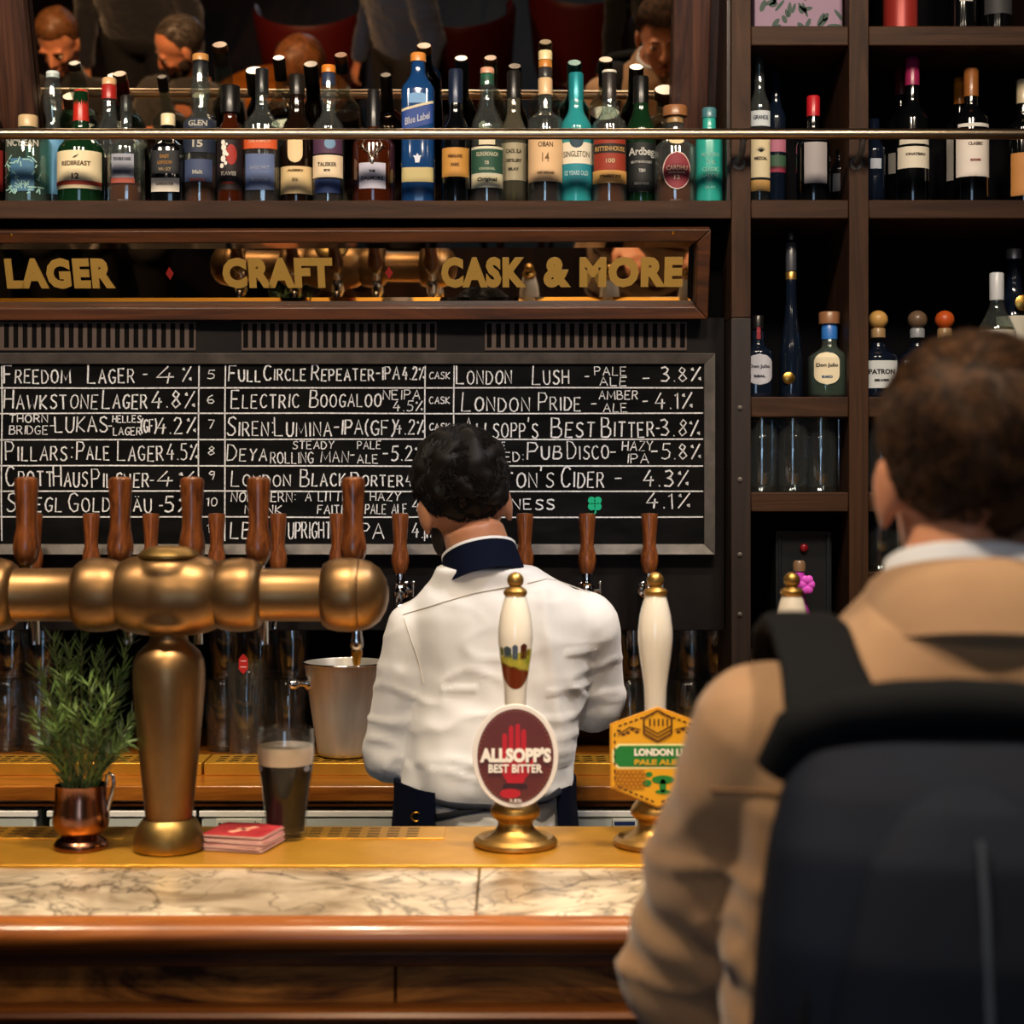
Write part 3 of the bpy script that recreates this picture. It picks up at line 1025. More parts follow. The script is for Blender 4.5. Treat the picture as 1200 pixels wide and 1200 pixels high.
class Bottle:
    """profile stations: (h, a, b, n) with a, b half width and half depth and n the roundness of the section"""

    def __init__(s, name, label, cat, loc, group, prof, glass, wall=.0028, parent_rz=0.):
        s.root = thing(name, label, cat, loc, parent_rz, group)
        s.prof = prof
        rings = [sring(a, b, n, h) for h, a, b, n in prof]
        g = G()
        thick = glass in ('clear', 'greenish', 'yellow', 'paleblue')
        if thick:
            inner = [sring(max(a - wall, .002), max(b - wall, .002), n, max(h, prof[0][0] + .006)) for h, a, b, n in prof]
            g.loft(rings + inner[::-1], True, False)
            m = len(rings[0])
            g.f.append(tuple(range(m))[::-1])
            e = len(g.v) - m
            g.f.append(tuple(range(e, e + m)))
        else:
            g.loft(rings)
        s.body = obj('glass', g, GLASS[glass], s.root, 50)
        s.thick = thick
        s.wall = wall

    def at(s, h):
        p = s.prof
        for i in range(len(p) - 1):
            if p[i][0] <= h <= p[i + 1][0] and p[i + 1][0] > p[i][0]:
                f = (h - p[i][0]) / (p[i + 1][0] - p[i][0])
                return tuple(p[i][k] * (1 - f) + p[i + 1][k] * f for k in (1, 2, 3))
        return p[0][1:] if h < p[0][0] else p[-1][1:]

    def liquid(s, level, kind):
        hs = [q for q in s.prof if q[0] < level]
        w = s.wall + .0004
        rings = [sring(max(a - w, .002), max(b - w, .002), n, max(h, s.prof[0][0] + .0065)) for h, a, b, n in hs]
        a, b, n = s.at(level)
        rings.append(sring(a - w, b - w, n, level))
        obj('liquid', G().loft(rings), LIQ[kind], s.root, 50)

    def surf(s, x, h, off):
        a, b, n = s.at(h)
        a += off
        b += off
        q = min(abs(x) / a, .999)
        return -b * (1 - q ** n) ** (1 / n)

    def label(s, z0, z1, col, frac=.93, texts=(), shape=None, name='label', off=.0007, cx=0., tilt=0.):
        """paper label wrapped on the front; frac is the covered share of the half width"""
        nx, nz = 18, 24 if shape else 8
        g = G()
        a = s.at((z0 + z1) / 2)[0]
        hw = a * frac
        for j in range(nz + 1):
            fz = j / nz
            z = z0 + (z1 - z0) * fz
            k = 1.
            if shape == 'oval':
                k = math.sqrt(max(1 - (2 * fz - 1) ** 2, .0004))
            elif shape == 'arch':
                k = math.sqrt(max(1 - max(fz - .7, 0) ** 2 / .09, .0004))
            elif shape == 'pill':
                u = max(.3 - fz, fz - .7, 0) / .3
                k = math.sqrt(max(1 - u * u, .0004))
            for i in range(nx + 1):
                x = cx + hw * k * math.sin((i / nx - .5) * pi)
                zz = z + tilt * x
                g.v.append(Vector((x, s.surf(x, zz, off), zz)))
        for j in range(nz):
            for i in range(nx):
                p = j * (nx + 1) + i
                g.f.append((p, p + 1, p + nx + 2, p + nx + 1))
        o = obj(name, g, paper(col), s.root, 60, fix=False)
        for t in texts:
            txt, zc, hh, wf, tc = t[:5]
            q = text_g(txt, hh, t[5] if len(t) > 5 else .0004, 1., .0001)
            fit(q, cx - a * wf, cx + a * wf, zc - hh / 2, zc + hh / 2)
            for v in q.v:
                zz = v.z + tilt * v.x
                v.y = s.surf(v.x, zz, off + .0005)
                v.z = zz
            obj('lettering', q, paper(tc), o, 60, fix=False)
        return o

    def cap(s, z0, z1, r, col, name='cap', metal=0., taper=1., rough=.35, ball=False):
        g = G()
        if ball:
            zc, rz = (z0 + z1) / 2, (z1 - z0) / 2
            g.ell((0, 0, zc), (r, r, rz), None, 18, 10)
        else:
            e = min(.0025, (z1 - z0) * .3)
            g.lathe([(r, z0), (r * taper, z1 - e), (r * taper - e * .7, z1), (0, z1)], 20)
        return obj(name, g, capm(col, metal, rough), s.root)


def bprof(H, hw, hs, hn, nw, hb=None, n=2., depth=None, bulge=None, base=.96, neck_top=None):
    """H total, hw half width, hs shoulder start, hn neck start, nw neck half width"""
    d = depth or hw
    p = [(0, hw * base * .94, d * base * .94, n), (.003, hw * base, d * base, n), (.01, hw, d, n), (hs * .5, hw, d, n), (hs, hw, d, n)]
    for i in range(1, 7):
        f = i / 7
        k = (1 + math.cos(pi * f)) / 2
        k = k ** 1.3
        p.append((hs + (hn - hs) * f, nw + (hw - nw) * k, nw + (d - nw) * k, n + (2 - n) * f))
    nt = neck_top or nw * .95
    p.append((hn, nw, nw, 2.))
    if bulge:
        m = (hn + H) / 2 - (H - hn) * .12
        p += [((hn + m) / 2, nw + bulge * .75, nw + bulge * .75, 2.), (m, nw + bulge, nw + bulge, 2.), ((m + H) / 2, nw + bulge * .4, nw + bulge * .4, 2.)]
    p.append((H - .001, nt, nt, 2.))
    p.append((H, nt - .001, nt - .001, 2.))
    return p


SHELFGRP = 'spirit bottles along the long shelf'


def B(px, d, top, hw, glass, lab, sh, nk, nhw, n=2., depth=None, bulge=None, cat='bottle', group=SHELFGRP, name='spirit_bottle', zbase=ST, glass_top=None, rz=0.):
    """bottle from its outline in the photo: top, shoulder and neck heights in pixels, half widths in pixels, at depth d"""
    s = d / F
    zt = lambda py: Z(py, d) - zbase
    H = zt(glass_top if glass_top else top) 
    b = Bottle(name, lab, cat, (X(px, d), d, zbase + .0003), group,
               bprof(H, hw * s, zt(sh), zt(nk), nhw * s, n=n, depth=(depth or hw) * s, bulge=bulge * s if bulge else None), glass, rz and 0 or .0028, rz)
    b.z = zt
    b.s = s
    return b


CREAM, INK, WHITE, GOLD = '#e8d6ae', '#2a211a', '#efe9de', '#c59a45'


def lb(b, y0, y1, col, frac=.93, texts=(), **k):
    """label between photo heights y0 (top) and y1 (bottom)"""
    tx = [(t[0], b.z(t[1]), t[2] * b.s, t[3], t[4]) + tuple(t[5:]) for t in texts]
    return b.label(b.z(y1), b.z(y0), col, frac, tx, **k)


def cp(b, y0, y1, hw, col, **k):
    return b.cap(b.z(y1), b.z(y0), hw * b.s, col, **k)


# --- the long shelf, one after another
b = B(-8, 3.45, 100, 14, 'brown', 'dark bottle with red label cut by the picture edge at the shelf end', 160, 130, 7)
lb(b, 178, 226, '#7d1a14', .95)
cp(b, 98, 120, 7.5, '#15120f')

b = B(33, 3.44, 142, 25, 'greenish', 'squat clear bottle with blue-green leaf print and pale wooden stopper', 166, 150, 10, n=2.6)
b.liquid(b.z(205), 'water')
cp(b, 136, 150, 11.5, '#cdb083')
lb(b, 190, 228, '#3f6f8f', .55, (('NC\'NEAN', 172, 8, .72, WHITE, .0003),))
g = G()
rnd = random.Random(5)
for k in range(46):
    x = rnd.uniform(-.8, .8) * 25 * b.s
    z = b.z(rnd.uniform(186, 230))
    a = rnd.uniform(0, pi)
    l = rnd.uniform(.003, .007)
    pts = [(x - l * math.cos(a), z - l * math.sin(a)), (x + l * math.cos(a), z + l * math.sin(a))]
    n0 = len(g.v)
    ribbon(g, pts, 0, .0022)
    for v in g.v[n0:]:
        v.y = b.surf(v.x, v.z, .0012) + (v.y)
obj('leaf_print', g, paper('#9cc7bd'), b.root)

b = B(62, 3.49, 84, 15, 'clear', 'tall clear bottle with bulbous glass neck and light blue lower body', 172, 140, 8, bulge=4)
b.liquid(b.z(166), 'water')
lb(b, 160, 230, '#5f97bd', .9)
cp(b, 84, 92, 8, '#dfe5e4', rough=.1)

b = B(95, 3.45, 108, 27, 'green', 'green bottle with red capsule and wide cream label marked 12', 178, 148, 9)
b.cap(b.z(143), b.z(106), 9.4 * b.s, '#b8261a', taper=.88)
lb(b, 181, 225, CREAM, .97, (('REDBREAST', 196, 5.5, .62, '#6a4a2a', .0003), ('12', 211, 7, .16, '#4a3320', .0004)))
b.label(b.z(221), b.z(216), '#b3402a', .975, (), off=.0012, name='red_band')
g = G().prism([(-.005, 0), (.002, .002), (.007, .008), (.003, .005), (-.001, .004)], -.0004, .0004).move(0, b.surf(0, b.z(188), .0016), b.z(190))
obj('bird_emblem', g, paper('#3a2a1c'), b.root)

b = B(128, 3.53, 94, 21, 'clear', 'clear bottle with cork-topped red neck capsule behind the grey-labelled bottle', 165, 128, 8)
b.liquid(b.z(188), 'dark')
cp(b, 100, 117, 8.8, '#a5221d', name='neck_capsule')
cp(b, 92, 100, 8.4, '#dcb080', name='cork')
b = B(148, 3.42, 118, 21, 'clear', 'rounded clear bottle with grey label and amber whisky, beside the cream-labelled green bottle', 176, 150, 7, n=2.5)
b.liquid(b.z(216), 'amber')
cp(b, 112, 132, 6.5, '#1b1714')
lb(b, 184, 212, '#9597a3', .62, (('DOUBLE CASK', 190, 4, .5, '#4b4d58'), ('SINGLE MALT', 205, 4, .5, '#4b4d58')))
lb(b, 212, 218, '#a8503f', .66)

b = B(197, 3.44, 146, 20, 'black', 'squat black bottle with bronze lettering, a white base label and cream stopper', 176, 160, 8, n=3.2)
cp(b, 134, 148, 8.5, '#e9d9ae')
lb(b, 180, 207, '#14151a', .8, (('EAST', 187, 4.2, .28, '#b9853f'), ('LONDON', 194, 4.2, .42, '#b9853f'), ('WHISKY', 202, 4.2, .38, '#b9a07a')))
lb(b, 212, 228, '#ddd3c6', .82, (('LONDON RYE', 219, 3.4, .5, '#8a7a6a'),))

b = B(235, 3.45, 72, 20, 'clear', 'tall clear bottle with navy label marked 15 and wooden cap', 150, 124, 9, bulge=2.5)
b.liquid(b.z(196), 'amber')
cp(b, 64, 72, 9.6, '#c98f4e', name='wooden_cap')
cp(b, 72, 89, 9, '#16171c', name='neck_band')
lb(b, 142, 182, '#20293d', .95, (('GLEN', 148, 7, .55, '#d8d4c8'), ('15', 172, 8.5, .3, '#e8e2d0')))
lb(b, 190, 216, '#3d4a6b', .8, (('Malt', 205, 5, .3, '#d8d4c8'), ('REVIVAL', 214, 3, .45, '#c0583a')))

b = B(270, 3.43, 112, 15.5, 'amberglass', 'dark red-brown bottle with a wide black cap and white figure on its label', 158, 136, 8)
cp(b, 101, 133, 11.5, '#0e0d0d', name='black_cap')
lb(b, 165, 225, '#1c0f10', .96, (('KAVEI', 206, 5, .55, WHITE, .0004), ('WHISKY', 217, 3.2, .5, '#b03a2a')))
b.label(b.z(196), b.z(172), '#a02a20', .4, (), shape='oval', off=.0012, name='red_disc', cx=.006)
g = G()
for q in ((-.010, 170, 3.2), (-.009, 176, 4), (-.007, 182, 3.6), (-.010, 189, 4), (-.005, 194, 2.4), (-.013, 197, 3), (-.002, 184, 2.2), (-.003, 172, 1.6)):
    x, z, r = q[0], b.z(q[1]), q[2] * b.s
    n0 = len(g.v)
    g.prism([(x + r * .8 * math.cos(t * .7854), z + r * math.sin(t * .7854)) for t in range(8)], -.0003, .0003)
    for v in g.v[n0:]:
        v.y += b.surf(v.x, v.z, .0017)
obj('white_figure', g, paper(WHITE), b.root)

b = B(307, 3.45, 88, 21, 'clear', 'clear bottle with black cap, orange band and panelled lower body', 150, 122, 8, n=2.8)
b.liquid(b.z(168), 'dark')
cp(b, 81, 110, 7.8, '#17181c')
lb(b, 160, 178, '#d2592a', .93, (('CASK STRENGTH', 169, 4, .6, '#f0c8a0'),))
lb(b, 184, 226, '#5a6a92', .8, (('SINGLE MALT', 200, 4.2, .55, '#aab3cc'), ('SCOTCH', 214, 4.2, .45, '#aab3cc')))

b = B(348, 3.46, 90, 19, 'brown', 'brown-black bottle with tall cream arch label over a cream base label', 158, 128, 9)
cp(b, 88, 112, 9.2, '#1a1611')
lb(b, 160, 194, '#e2c99a', .46, (), shape='pill')
lb(b, 198, 230, '#dcbf8c', .97, (('AGED', 203, 3, .5, '#8a6a3c'), ('1816', 214, 4.5, .18, '#7a5a30')))

b = B(385, 3.45, 84, 18.5, 'clear', 'clear bottle with orange cap, navy neck and cream label below a purple picture', 152, 128, 8, bulge=2.)
b.liquid(b.z(160), 'dark')
cp(b, 77, 86, 8.4, '#d8812a', name='orange_cap')
cp(b, 86, 100, 7.9, '#25345c', name='neck_band')
lb(b, 162, 183, '#4d2f4a', .92)
b.label(b.z(178), b.z(165), '#6c8fb0', .35, (), off=.0012, shape='oval', name='picture_patch', cx=.006)
lb(b, 185, 211, '#e6cfae', .95, (('TALISKER', 196, 5, .6, '#3f3428', .0003), ('SKYE', 203, 3, .2, '#3f3428')))
lb(b, 213, 229, '#233a6e', .8)

b = B(438, 3.44, 108, 25, 'amberglass', 'round-shouldered amber bottle with silver stag emblem and silver label', 172, 148, 7.5)
cp(b, 105, 150, 8, '#101012', name='black_stopper', taper=.9)
lb(b, 195, 225, '#b9b7c9', .62, (('DALMORE', 213, 4.5, .52, '#25232c', .0003), ('THE', 205, 3, .15, '#25232c')))
g = G()
zc = b.z(183)
for sx_ in (-1, 1):
    pts = [(0, zc - .014), (sx_ * .006, zc - .002), (sx_ * .016, zc + .006), (sx_ * .02, zc + .016), (sx_ * .014, zc + .024)]
    g.tube([(x, b.surf(x, z, .002), z) for x, z in pts], .0018, 8)
    g.tube([(x, b.surf(x, z, .002), z) for x, z in ((sx_ * .012, zc + .003), (sx_ * .009, zc + .014))], .0015, 8)
    g.tube([(x, b.surf(x, z, .002), z) for x, z in ((sx_ * .018, zc + .01), (sx_ * .026, zc + .012))], .0013, 8)
g.ell((0, b.surf(0, zc - .016, .001), zc - .016), (.005, .003, .008))
obj('stag_emblem', g, M('emblem_silver', '#cfc6b4', .25, 1.), b.root)

b = B(490, 3.46, 72, 19.5, 'blue', 'blue square-sided bottle with slanted blue label and orange cork', 108, 82, 8.5, n=4., depth=16)
cp(b, 63, 73, 9.2, '#d88a3e', name='orange_cork')
lb(b, 127, 152, '#1f3f86', .93, (('Blue Label', 142, 8.5, .74, '#d9dbe4', .0004),), tilt=.26)
b.label(b.z(129), b.z(126), '#c9bda0', .95, (), off=.0012, name='silver_line', tilt=.26)
lb(b, 199, 216, '#b7a873', .95)
lb(b, 112, 124, '#6f9bc8', .55, (), shape='arch')
g = G().prism([(-.004, -.008), (.004, -.008), (.006, .002), (.009, .006), (.003, .006), (0, .011), (-.003, .006), (-.009, .006), (-.006, .002)], -.0004, .0004).move(0, b.surf(0, b.z(189), .001), b.z(189))
obj('crest_emblem', g, paper('#cfd6e4'), b.root)

b = B(534, 3.44, 90, 17, 'black', 'near-black bottle with bluish capsule and orange-gold label', 156, 128, 8.2)
cp(b, 82, 122, 8.6, '#1b2740', name='capsule', metal=.3)
lb(b, 176, 210, '#c08a3e', .92, (('HIGHLAND', 186, 4, .5, '#6d4417'), ('PARK', 196, 4, .3, '#6d4417')))

b = B(571, 3.45, 88, 19, 'clear', 'clear bottle with pale cork, green neck and dark green striped label', 152, 112, 8, bulge=1.5)
b.liquid(b.z(172), 'dark')
cp(b, 80, 87, 8.2, '#e0a184', name='cork')
cp(b, 87, 101, 8.1, '#1f5a43', name='neck_band')
lb(b, 165, 173, '#d8ceb0', .5)
lb(b, 175, 223, '#d9d3ba', .97)
b.label(b.z(206), b.z(178), '#244d3c', .96, (('GLENDRONACH', b.z(184), 5 * b.s, .66, '#e6e0c8', .0003), ('12', b.z(194), 4 * b.s, .12, '#e6e0c8'), ('ORIGINAL', b.z(201), 3 * b.s, .5, '#b9c4a8')), off=.0012, name='green_panel')
b.label(b.z(219), b.z(209), '#e7deb6', .9, (('Original', b.z(214), 6 * b.s, .6, '#1d1a15', .0003),), off=.0012, name='signature_panel')

b = B(602, 3.5, 92, 15.5, 'yellow', 'yellow-green bottle with black capsule, set back beside the green-labelled bottle', 158, 128, 8)
cp(b, 84, 116, 8.2, '#151414', name='capsule')
lb(b, 170, 214, '#a59a7e', .97, (('CAOL ILA', 180, 5, .6, '#4d4434'), ('DISTILLERY', 191, 4, .6, '#4d4434'), ('ISLAY', 201, 3.5, .4, '#4d4434')))

b = B(639, 3.44, 80, 20.5, 'clear', 'tall clear bottle with cream cork and big peach label marked 14', 142, 128, 8.2)
b.liquid(b.z(158), 'dark')
cp(b, 60, 71, 8.2, '#ecd8a2', name='cork')
cp(b, 71, 80, 8, '#c98238', name='cork_ring')
cp(b, 80, 92, 7.8, '#33272a', name='neck_band')
cp(b, 92, 112, 8.5, '#e0b98c', name='neck_label')
lb(b, 160, 216, '#e0b98c', .97, (('OBAN', 173, 6, .42, '#4a3a2a', .0002), ('14', 188, 11, .2, '#9a764e', .0001), ('WEST HIGHLAND', 206, 3, .5, '#8a6a46')))

b = B(675, 3.45, 90, 19, 'teal', 'teal bottle and capsule with cream label over a teal band', 152, 124, 8.6)
cp(b, 86, 118, 8.9, '#1d8a95', name='teal_capsule', metal=.3)
lb(b, 170, 195, '#e3dac4', .97, (('SINGLETON', 184, 7, .8, '#7a6a50', .0002),))
lb(b, 195, 217, '#1f8391', .97, (('12 YEARS OLD', 206, 5.5, .72, '#d8ecec', .0003),))
b.label(b.z(177), b.z(161), '#27414f', .42, (), shape='oval', off=.0013, name='medallion')

b = B(714, 3.44, 90, 20.5, 'clear', 'clear bottle of red-brown rye with grey capsule and red shield label', 150, 124, 8.4)
b.liquid(b.z(156), 'amber')
cp(b, 85, 118, 8.4, '#2e2927', name='capsule', metal=.2)
cp(b, 83, 86, 8.6, '#d9d2c4', name='cap_top')
lb(b, 162, 203, '#8e2f1c', .9, (('RITTENHOUSE', 178, 5.5, .85, '#d9b270', .0003), ('100', 192, 5.5, .26, '#e6d2a8', .0003)))
b.label(b.z(183), b.z(172), '#1f1512', .93, (('RITTENHOUSE', b.z(178), 5.5 * b.s, .84, '#d9b270', .0003),), off=.0013, name='dark_ribbon')
lb(b, 203, 218, '#d9a35a', .96, (('STRAIGHT RYE', 210, 3.6, .6, '#5d3317'),))

b = B(751, 3.46, 94, 17.5, 'green', 'dark green bottle with black capsule and black label in white lettering', 156, 124, 9)
cp(b, 90, 122, 9.2, '#0d0f0e', name='black_capsule')
lb(b, 170, 228, '#0d1112', .97, (('Ardbeg', 182, 12, .86, '#e8e6e0', .0006), ('ISLAY SINGLE MALT', 193, 3, .7, '#b8b6b0'), ('TEN', 203, 4, .22, '#d8d6d0'), ('ISLE OF ISLAY', 218, 3, .5, '#9a9a96')))

b = B(791, 3.43, 138, 24.5, 'clear', 'stout round clear bottle with oval maroon label and broad brown cork', 176, 156, 11)
b.liquid(b.z(212), 'amber')
cp(b, 125, 137, 14.5, '#8a5a36', name='broad_cork')
cp(b, 137, 145, 10, '#b4834f', name='cork_neck')
lb(b, 182, 226, '#d9c4b8', .66, (), shape='oval')
b.label(b.z(225), b.z(183), '#7c2733', .62, (('CARDHU', b.z(201), 5.5 * b.s, .5, '#ecd9c0', .0002), ('12', b.z(212), 5 * b.s, .14, '#ecd9c0', .0003), ('SPEYSIDE', b.z(206.5), 2.6 * b.s, .4, '#d8b8a0')), shape='oval', off=.0013, name='maroon_oval')
lb(b, 164, 173, '#dcc79c', .45, (), shape='oval')

b = B(831, 3.43, 134, 16, 'tealpaint', 'opaque teal painted bottle at the end of the long shelf', 168, 150, 8)
cp(b, 127, 139, 8.6, '#3e6f78', name='teal_cap')
for y, h, w, t in ((184, 4.5, .62, 'BRUICHLADDICH'), (193, 5, .35, 'THE'), (201, 5, .6, 'CLASSIC'), (208, 5, .6, 'LADDIE'), (222, 3, .4, 'ISLAY')):
    q = fit(text_g(t, .01, .0003, 1, .0001), -w * 16 * b.s, w * 16 * b.s, b.z(y) - h * b.s / 2, b.z(y) + h * b.s / 2)
    for v in q.v:
        v.y = b.surf(v.x, v.z, .0006)
    obj('lettering', q, paper('#a8dcd2'), b.root, fix=False)

# --- cubbies: wine and spirits
CG = 'bottles in the brown cubbies'
z1 = Z(234, DS)          # middle shelf
z0_ = Z(30, DS)          # top shelf
z2 = Z(465, DS)          # tequila shelf


def W(px, d, top, hw, lab, capc, capb, glass='black', sh=150, nk=122, nhw=7.5, labs=(), zb=z1, name='wine_bottle'):
    b = B(px, d, top, hw, glass, lab, sh, nk, nhw, group=CG, name=name, zbase=zb)
    if capc:
        cp(b, top - 2, capb, nhw + .8, capc, name='capsule')
    for l in labs:
        lb(b, *l[:3], **l[3]) if len(l) > 3 else lb(b, *l)
    return b


W(890, 3.46, 58, 12.5, 'slim pale bottle with agave label standing against the shelf upright', '#cdd6d8', 66, 'clear', 128, 100, 6, (), name='spirit_bottle')
W(909, 3.53, 86, 12, 'dark bottle with pink and green label behind the pale agave bottle', None, 0, 'smoke', 140, 116, 6, ((165, 180, '#b06a80'), (184, 200, '#35553f'), (197, 204, '#8c2340')), name='spirit_bottle')
W(953, 3.45, 115, 20, 'round dark bottle with red capsule and tilted grey label', '#b01a24', 137, 'black', 172, 148, 7, ((170, 218, '#9a9496', dict(frac=.66)),), name='spirit_bottle')
W(985, 3.47, 176, 11, 'short black bottle tucked beside the inner cubby upright', None, 0, 'black', 200, 186, 6, ((205, 226, '#3a3c44'),), name='spirit_bottle')
W(1024, 3.5, 140, 13, 'dark bottle half hidden by the rail bracket in the wine cubby', None, 0, 'smoke', 178, 160, 7, ((188, 200, '#aab0bc', dict(frac=.5)),), name='spirit_bottle')
W(1056, 3.56, 80, 18, 'wine bottle with dark red capsule, behind the magenta-capped one', '#5c1220', 112, 'black', 150, 124, 7, ((182, 206, '#8f8a84'),))
W(1069, 3.45, 70, 19, 'wine bottle with magenta capsule and small cream label', '#8a1f4a', 101, 'black', 142, 116, 7.6,
  ((165, 172, '#cfc8b8', dict(frac=.9)), (175, 200, '#d8cfbc', dict(frac=.97, texts=(('CHATEAU', 184, 3.2, .6, '#5a4a3a'),)))))
W(1125, 3.56, 94, 19, 'wine bottle with bright orange capsule, behind the brown-capped one', '#d07a1e', 123, 'black', 152, 132, 6.6, ((162, 214, '#a8a29a'),))
W(1138, 3.45, 83, 20, 'wine bottle with brown capsule and large white label', '#8c5426', 114, 'black', 142, 122, 7.8,
  ((148, 152, '#d8d4cc', dict(frac=.9)), (163, 210, '#e2d8ce', dict(frac=.97, texts=(('CLASSIC', 172, 4, .42, '#7a6a60'), ('ROUGE', 191, 3, .3, '#a8554a')))),))
W(1199, 3.5, 96, 18, 'wine bottle with cream capsule at the outer side of the wine cubby', '#c9b896', 122, 'black', 152, 134, 7, ((182, 232, '#c98a4a'),))
b = [c for c in bpy.data.objects if c.get('label', '').startswith('slim pale bottle')][0]
pb = Bottle.__new__(Bottle)
pb.root, pb.s = b, 3.46 / F
pb.z = lambda py: Z(py, 3.46) - z1
pb.prof = bprof(pb.z(58), 12.5 * pb.s, pb.z(128), pb.z(100), 6 * pb.s)
lb(pb, 132, 150, '#c8d0d4', .95, (('GRANDE', 140, 5, .7, '#2b3a55', .0003),))
lb(pb, 163, 210, '#d6c7a2', .95, (('MEZCAL', 188, 4, .6, '#4d4030'),))
lb(pb, 213, 226, '#c79a56', .93)
g = G()
for k in range(7):
    a = pi / 2 + (k - 3) * .38
    g.prism([(-.0016 * math.sin(a), .0016 * math.cos(a)), (.0016 * math.sin(a), -.0016 * math.cos(a)), (.011 * math.cos(a), .011 * math.sin(a))], -.0003, .0003)
obj('agave_emblem', g.move(0, pb.surf(0, pb.z(176), .0016), pb.z(180)), paper('#3d3a2c'), b)

# tequila shelf
b = B(888, 3.44, 388, 17, 'smoke', 'squat dark tequila bottle with silver round label and red neck tag', 414, 402, 8, group=CG, zbase=z2, n=2.6)
cp(b, 370, 386, 7, '#141214', name='black_stopper')
lb(b, 384, 398, '#8c1f2c', .3, (), name='neck_tag')
lb(b, 416, 452, '#aeb0bc', .88, (('Don Julio', 431, 5, .7, '#2b2c36', .0003), ('REAL', 442, 3, .4, '#4b4c56')), shape='pill')
b = B(927, 3.45, 272, 13.5, 'smoke', 'very tall slender blue-black tequila bottle with gold seal', 425, 338, 6.2, group=CG, zbase=z2)
cp(b, 270, 282, 7.5, '#101012', name='stopper')
cp(b, 284, 318, 6.3, '#3a3c44', name='neck_wrap')
cp(b, 318, 328, 6.4, '#b08a4a', name='neck_ring', metal=.8)
obj('gold_seal', G().lathe([(.0125, 0), (.0125, .003), (.009, .005), (0, .0055)], 18).xf(Matrix.Translation((-.008, -.020, b.z(444))) @ Matrix.Rotation(pi / 2, 4, 'X')), M('seal_gold', '#c79a4a', .3, 1.), b.root)
b = B(972, 3.44, 396, 24.5, 'greenish', 'broad pale green tequila bottle with blue neck and cream pill label', 420, 404, 9, group=CG, zbase=z2, n=2.8)
b.liquid(b.z(424), 'water')
cp(b, 366, 380, 12.5, '#8a5f40', name='wooden_stopper')
cp(b, 380, 398, 9.5, '#2f6fc0', name='blue_neck_band')
lb(b, 414, 452, '#d8cdb0', .58, (('Don Julio', 430, 5.5, .5, '#2b2620', .0003), ('BLANCO', 443, 3, .25, '#4a6a9a')), shape='pill', cx=-.012)
for px, d, colr, lab, t in ((1029, 3.44, '#c89a55', 'stubby bottle with honey-coloured ball stopper beside the inner upright', True),
                            (1075, 3.47, '#6a5442', 'stubby bottle with dull brown ball stopper, second of the ball-stoppered trio', True),
                            (1107, 3.5, '#c2531f', 'stubby bottle with bright orange ball stopper', False)):
    b = B(px, d, 402 if d < 3.5 else 396, 23, 'smoke' if t else 'clear', lab, 420, 404, 8, group=CG, zbase=z2, n=2.4)
    cp(b, 364, 386, 11.5, colr, name='ball_stopper', ball=True)
    cp(b, 385, 396, 8.5, '#9c7e58' if px != 1075 else '#8b8f96', name='stopper_collar')
    lb(b, 424, 456, '#c6ccd0', .8, (('PATRON', 437, 6, .66, '#1b1d24', .0004), ('SILVER', 447, 3, .4, '#3b3d44')))
b = B(1168, 3.43, 322, 22, 'clear', 'clear bottle with long white neck wrap and white label, above the customer\'s hair', 392, 350, 8, group=CG, zbase=z2)
b.liquid(b.z(384), 'pale')
cp(b, 320, 352, 8.4, '#c8ccd0', name='neck_wrap')
lb(b, 388, 452, '#d8d2c4', .95)
b = B(1188, 3.52, 296, 24, 'smoke', 'dark blue bottle with gold rosette seal and white label, behind the clear one', 376, 330, 9, group=CG, zbase=z2)
cp(b, 292, 304, 9, '#b8b8bc', name='silver_cap', metal=.8)
lb(b, 372, 440, '#d4cdbc', .95)
g = G().lathe([(.017 if k % 2 else .0145, 0) for k in range(1)] + [(.0165, .002), (.012, .004), (.006, .004), (0, .006)], 18)
obj('gold_rosette', g.xf(Matrix.Translation((.004, b.surf(0, b.z(372), .004) - .004, b.z(358))) @ Matrix.Rotation(pi / 2, 4, 'X')), M('seal_gold', '#c79a4a', .3, 1.), b.root)

# top cubbies
t = thing('gift_box', 'mauve gift box with dark green leaf print, on the topmost cubby shelf', 'box', (X(931, 3.46), 3.46, z0_))
hw = 51 * 3.46 / F
obj('box', G().box(-hw, hw, -.05, .05, .0003, .24), M('mauve_card', '#83697f', .6), t, 40, .002)
g = G()
rnd = random.Random(9)
for k in range(60):
    x, z, a = rnd.uniform(-hw * .92, hw * .92), rnd.uniform(.006, .23), rnd.uniform(0, pi)
    l, w = rnd.uniform(.008, .016), rnd.uniform(.003, .0055)
    pts = []
    for q in range(10):
        th = 2 * pi * q / 10
        ex, ez = l * math.cos(th), w * math.sin(th)
        pts.append((min(max(x + ex * math.cos(a) - ez * math.sin(a), -hw + .001), hw - .001), max(z + ex * math.sin(a) + ez * math.cos(a), .002)))
    g.prism(pts, -.0506, -.0498)
obj('leaf_print', g, M('leaf_green_print', '#1f3a30', .6), t)
t = thing('red_tin', 'round red tin with white base line, on the topmost cubby shelf', 'tin', (X(1055, 3.46), 3.46, z0_))
rr = 20 * 3.46 / F
obj('tin_body', G().lathe([(rr, .0003), (rr, .004), (rr, .2), (rr - .002, .203), (0, .203)], 28), M('tin_red', '#8f2a24', .4, .2), t)
obj('white_line', G().lathe([(rr + .0003, .006), (rr + .0003, .009)], 28), paper('#d8cfc6'), t)
obj('tin_lid', G().lathe([(rr + .001, .19), (rr + .001, .206), (0, .206)], 28), M('tin_lid_red', '#6f1c18', .4, .3), t)
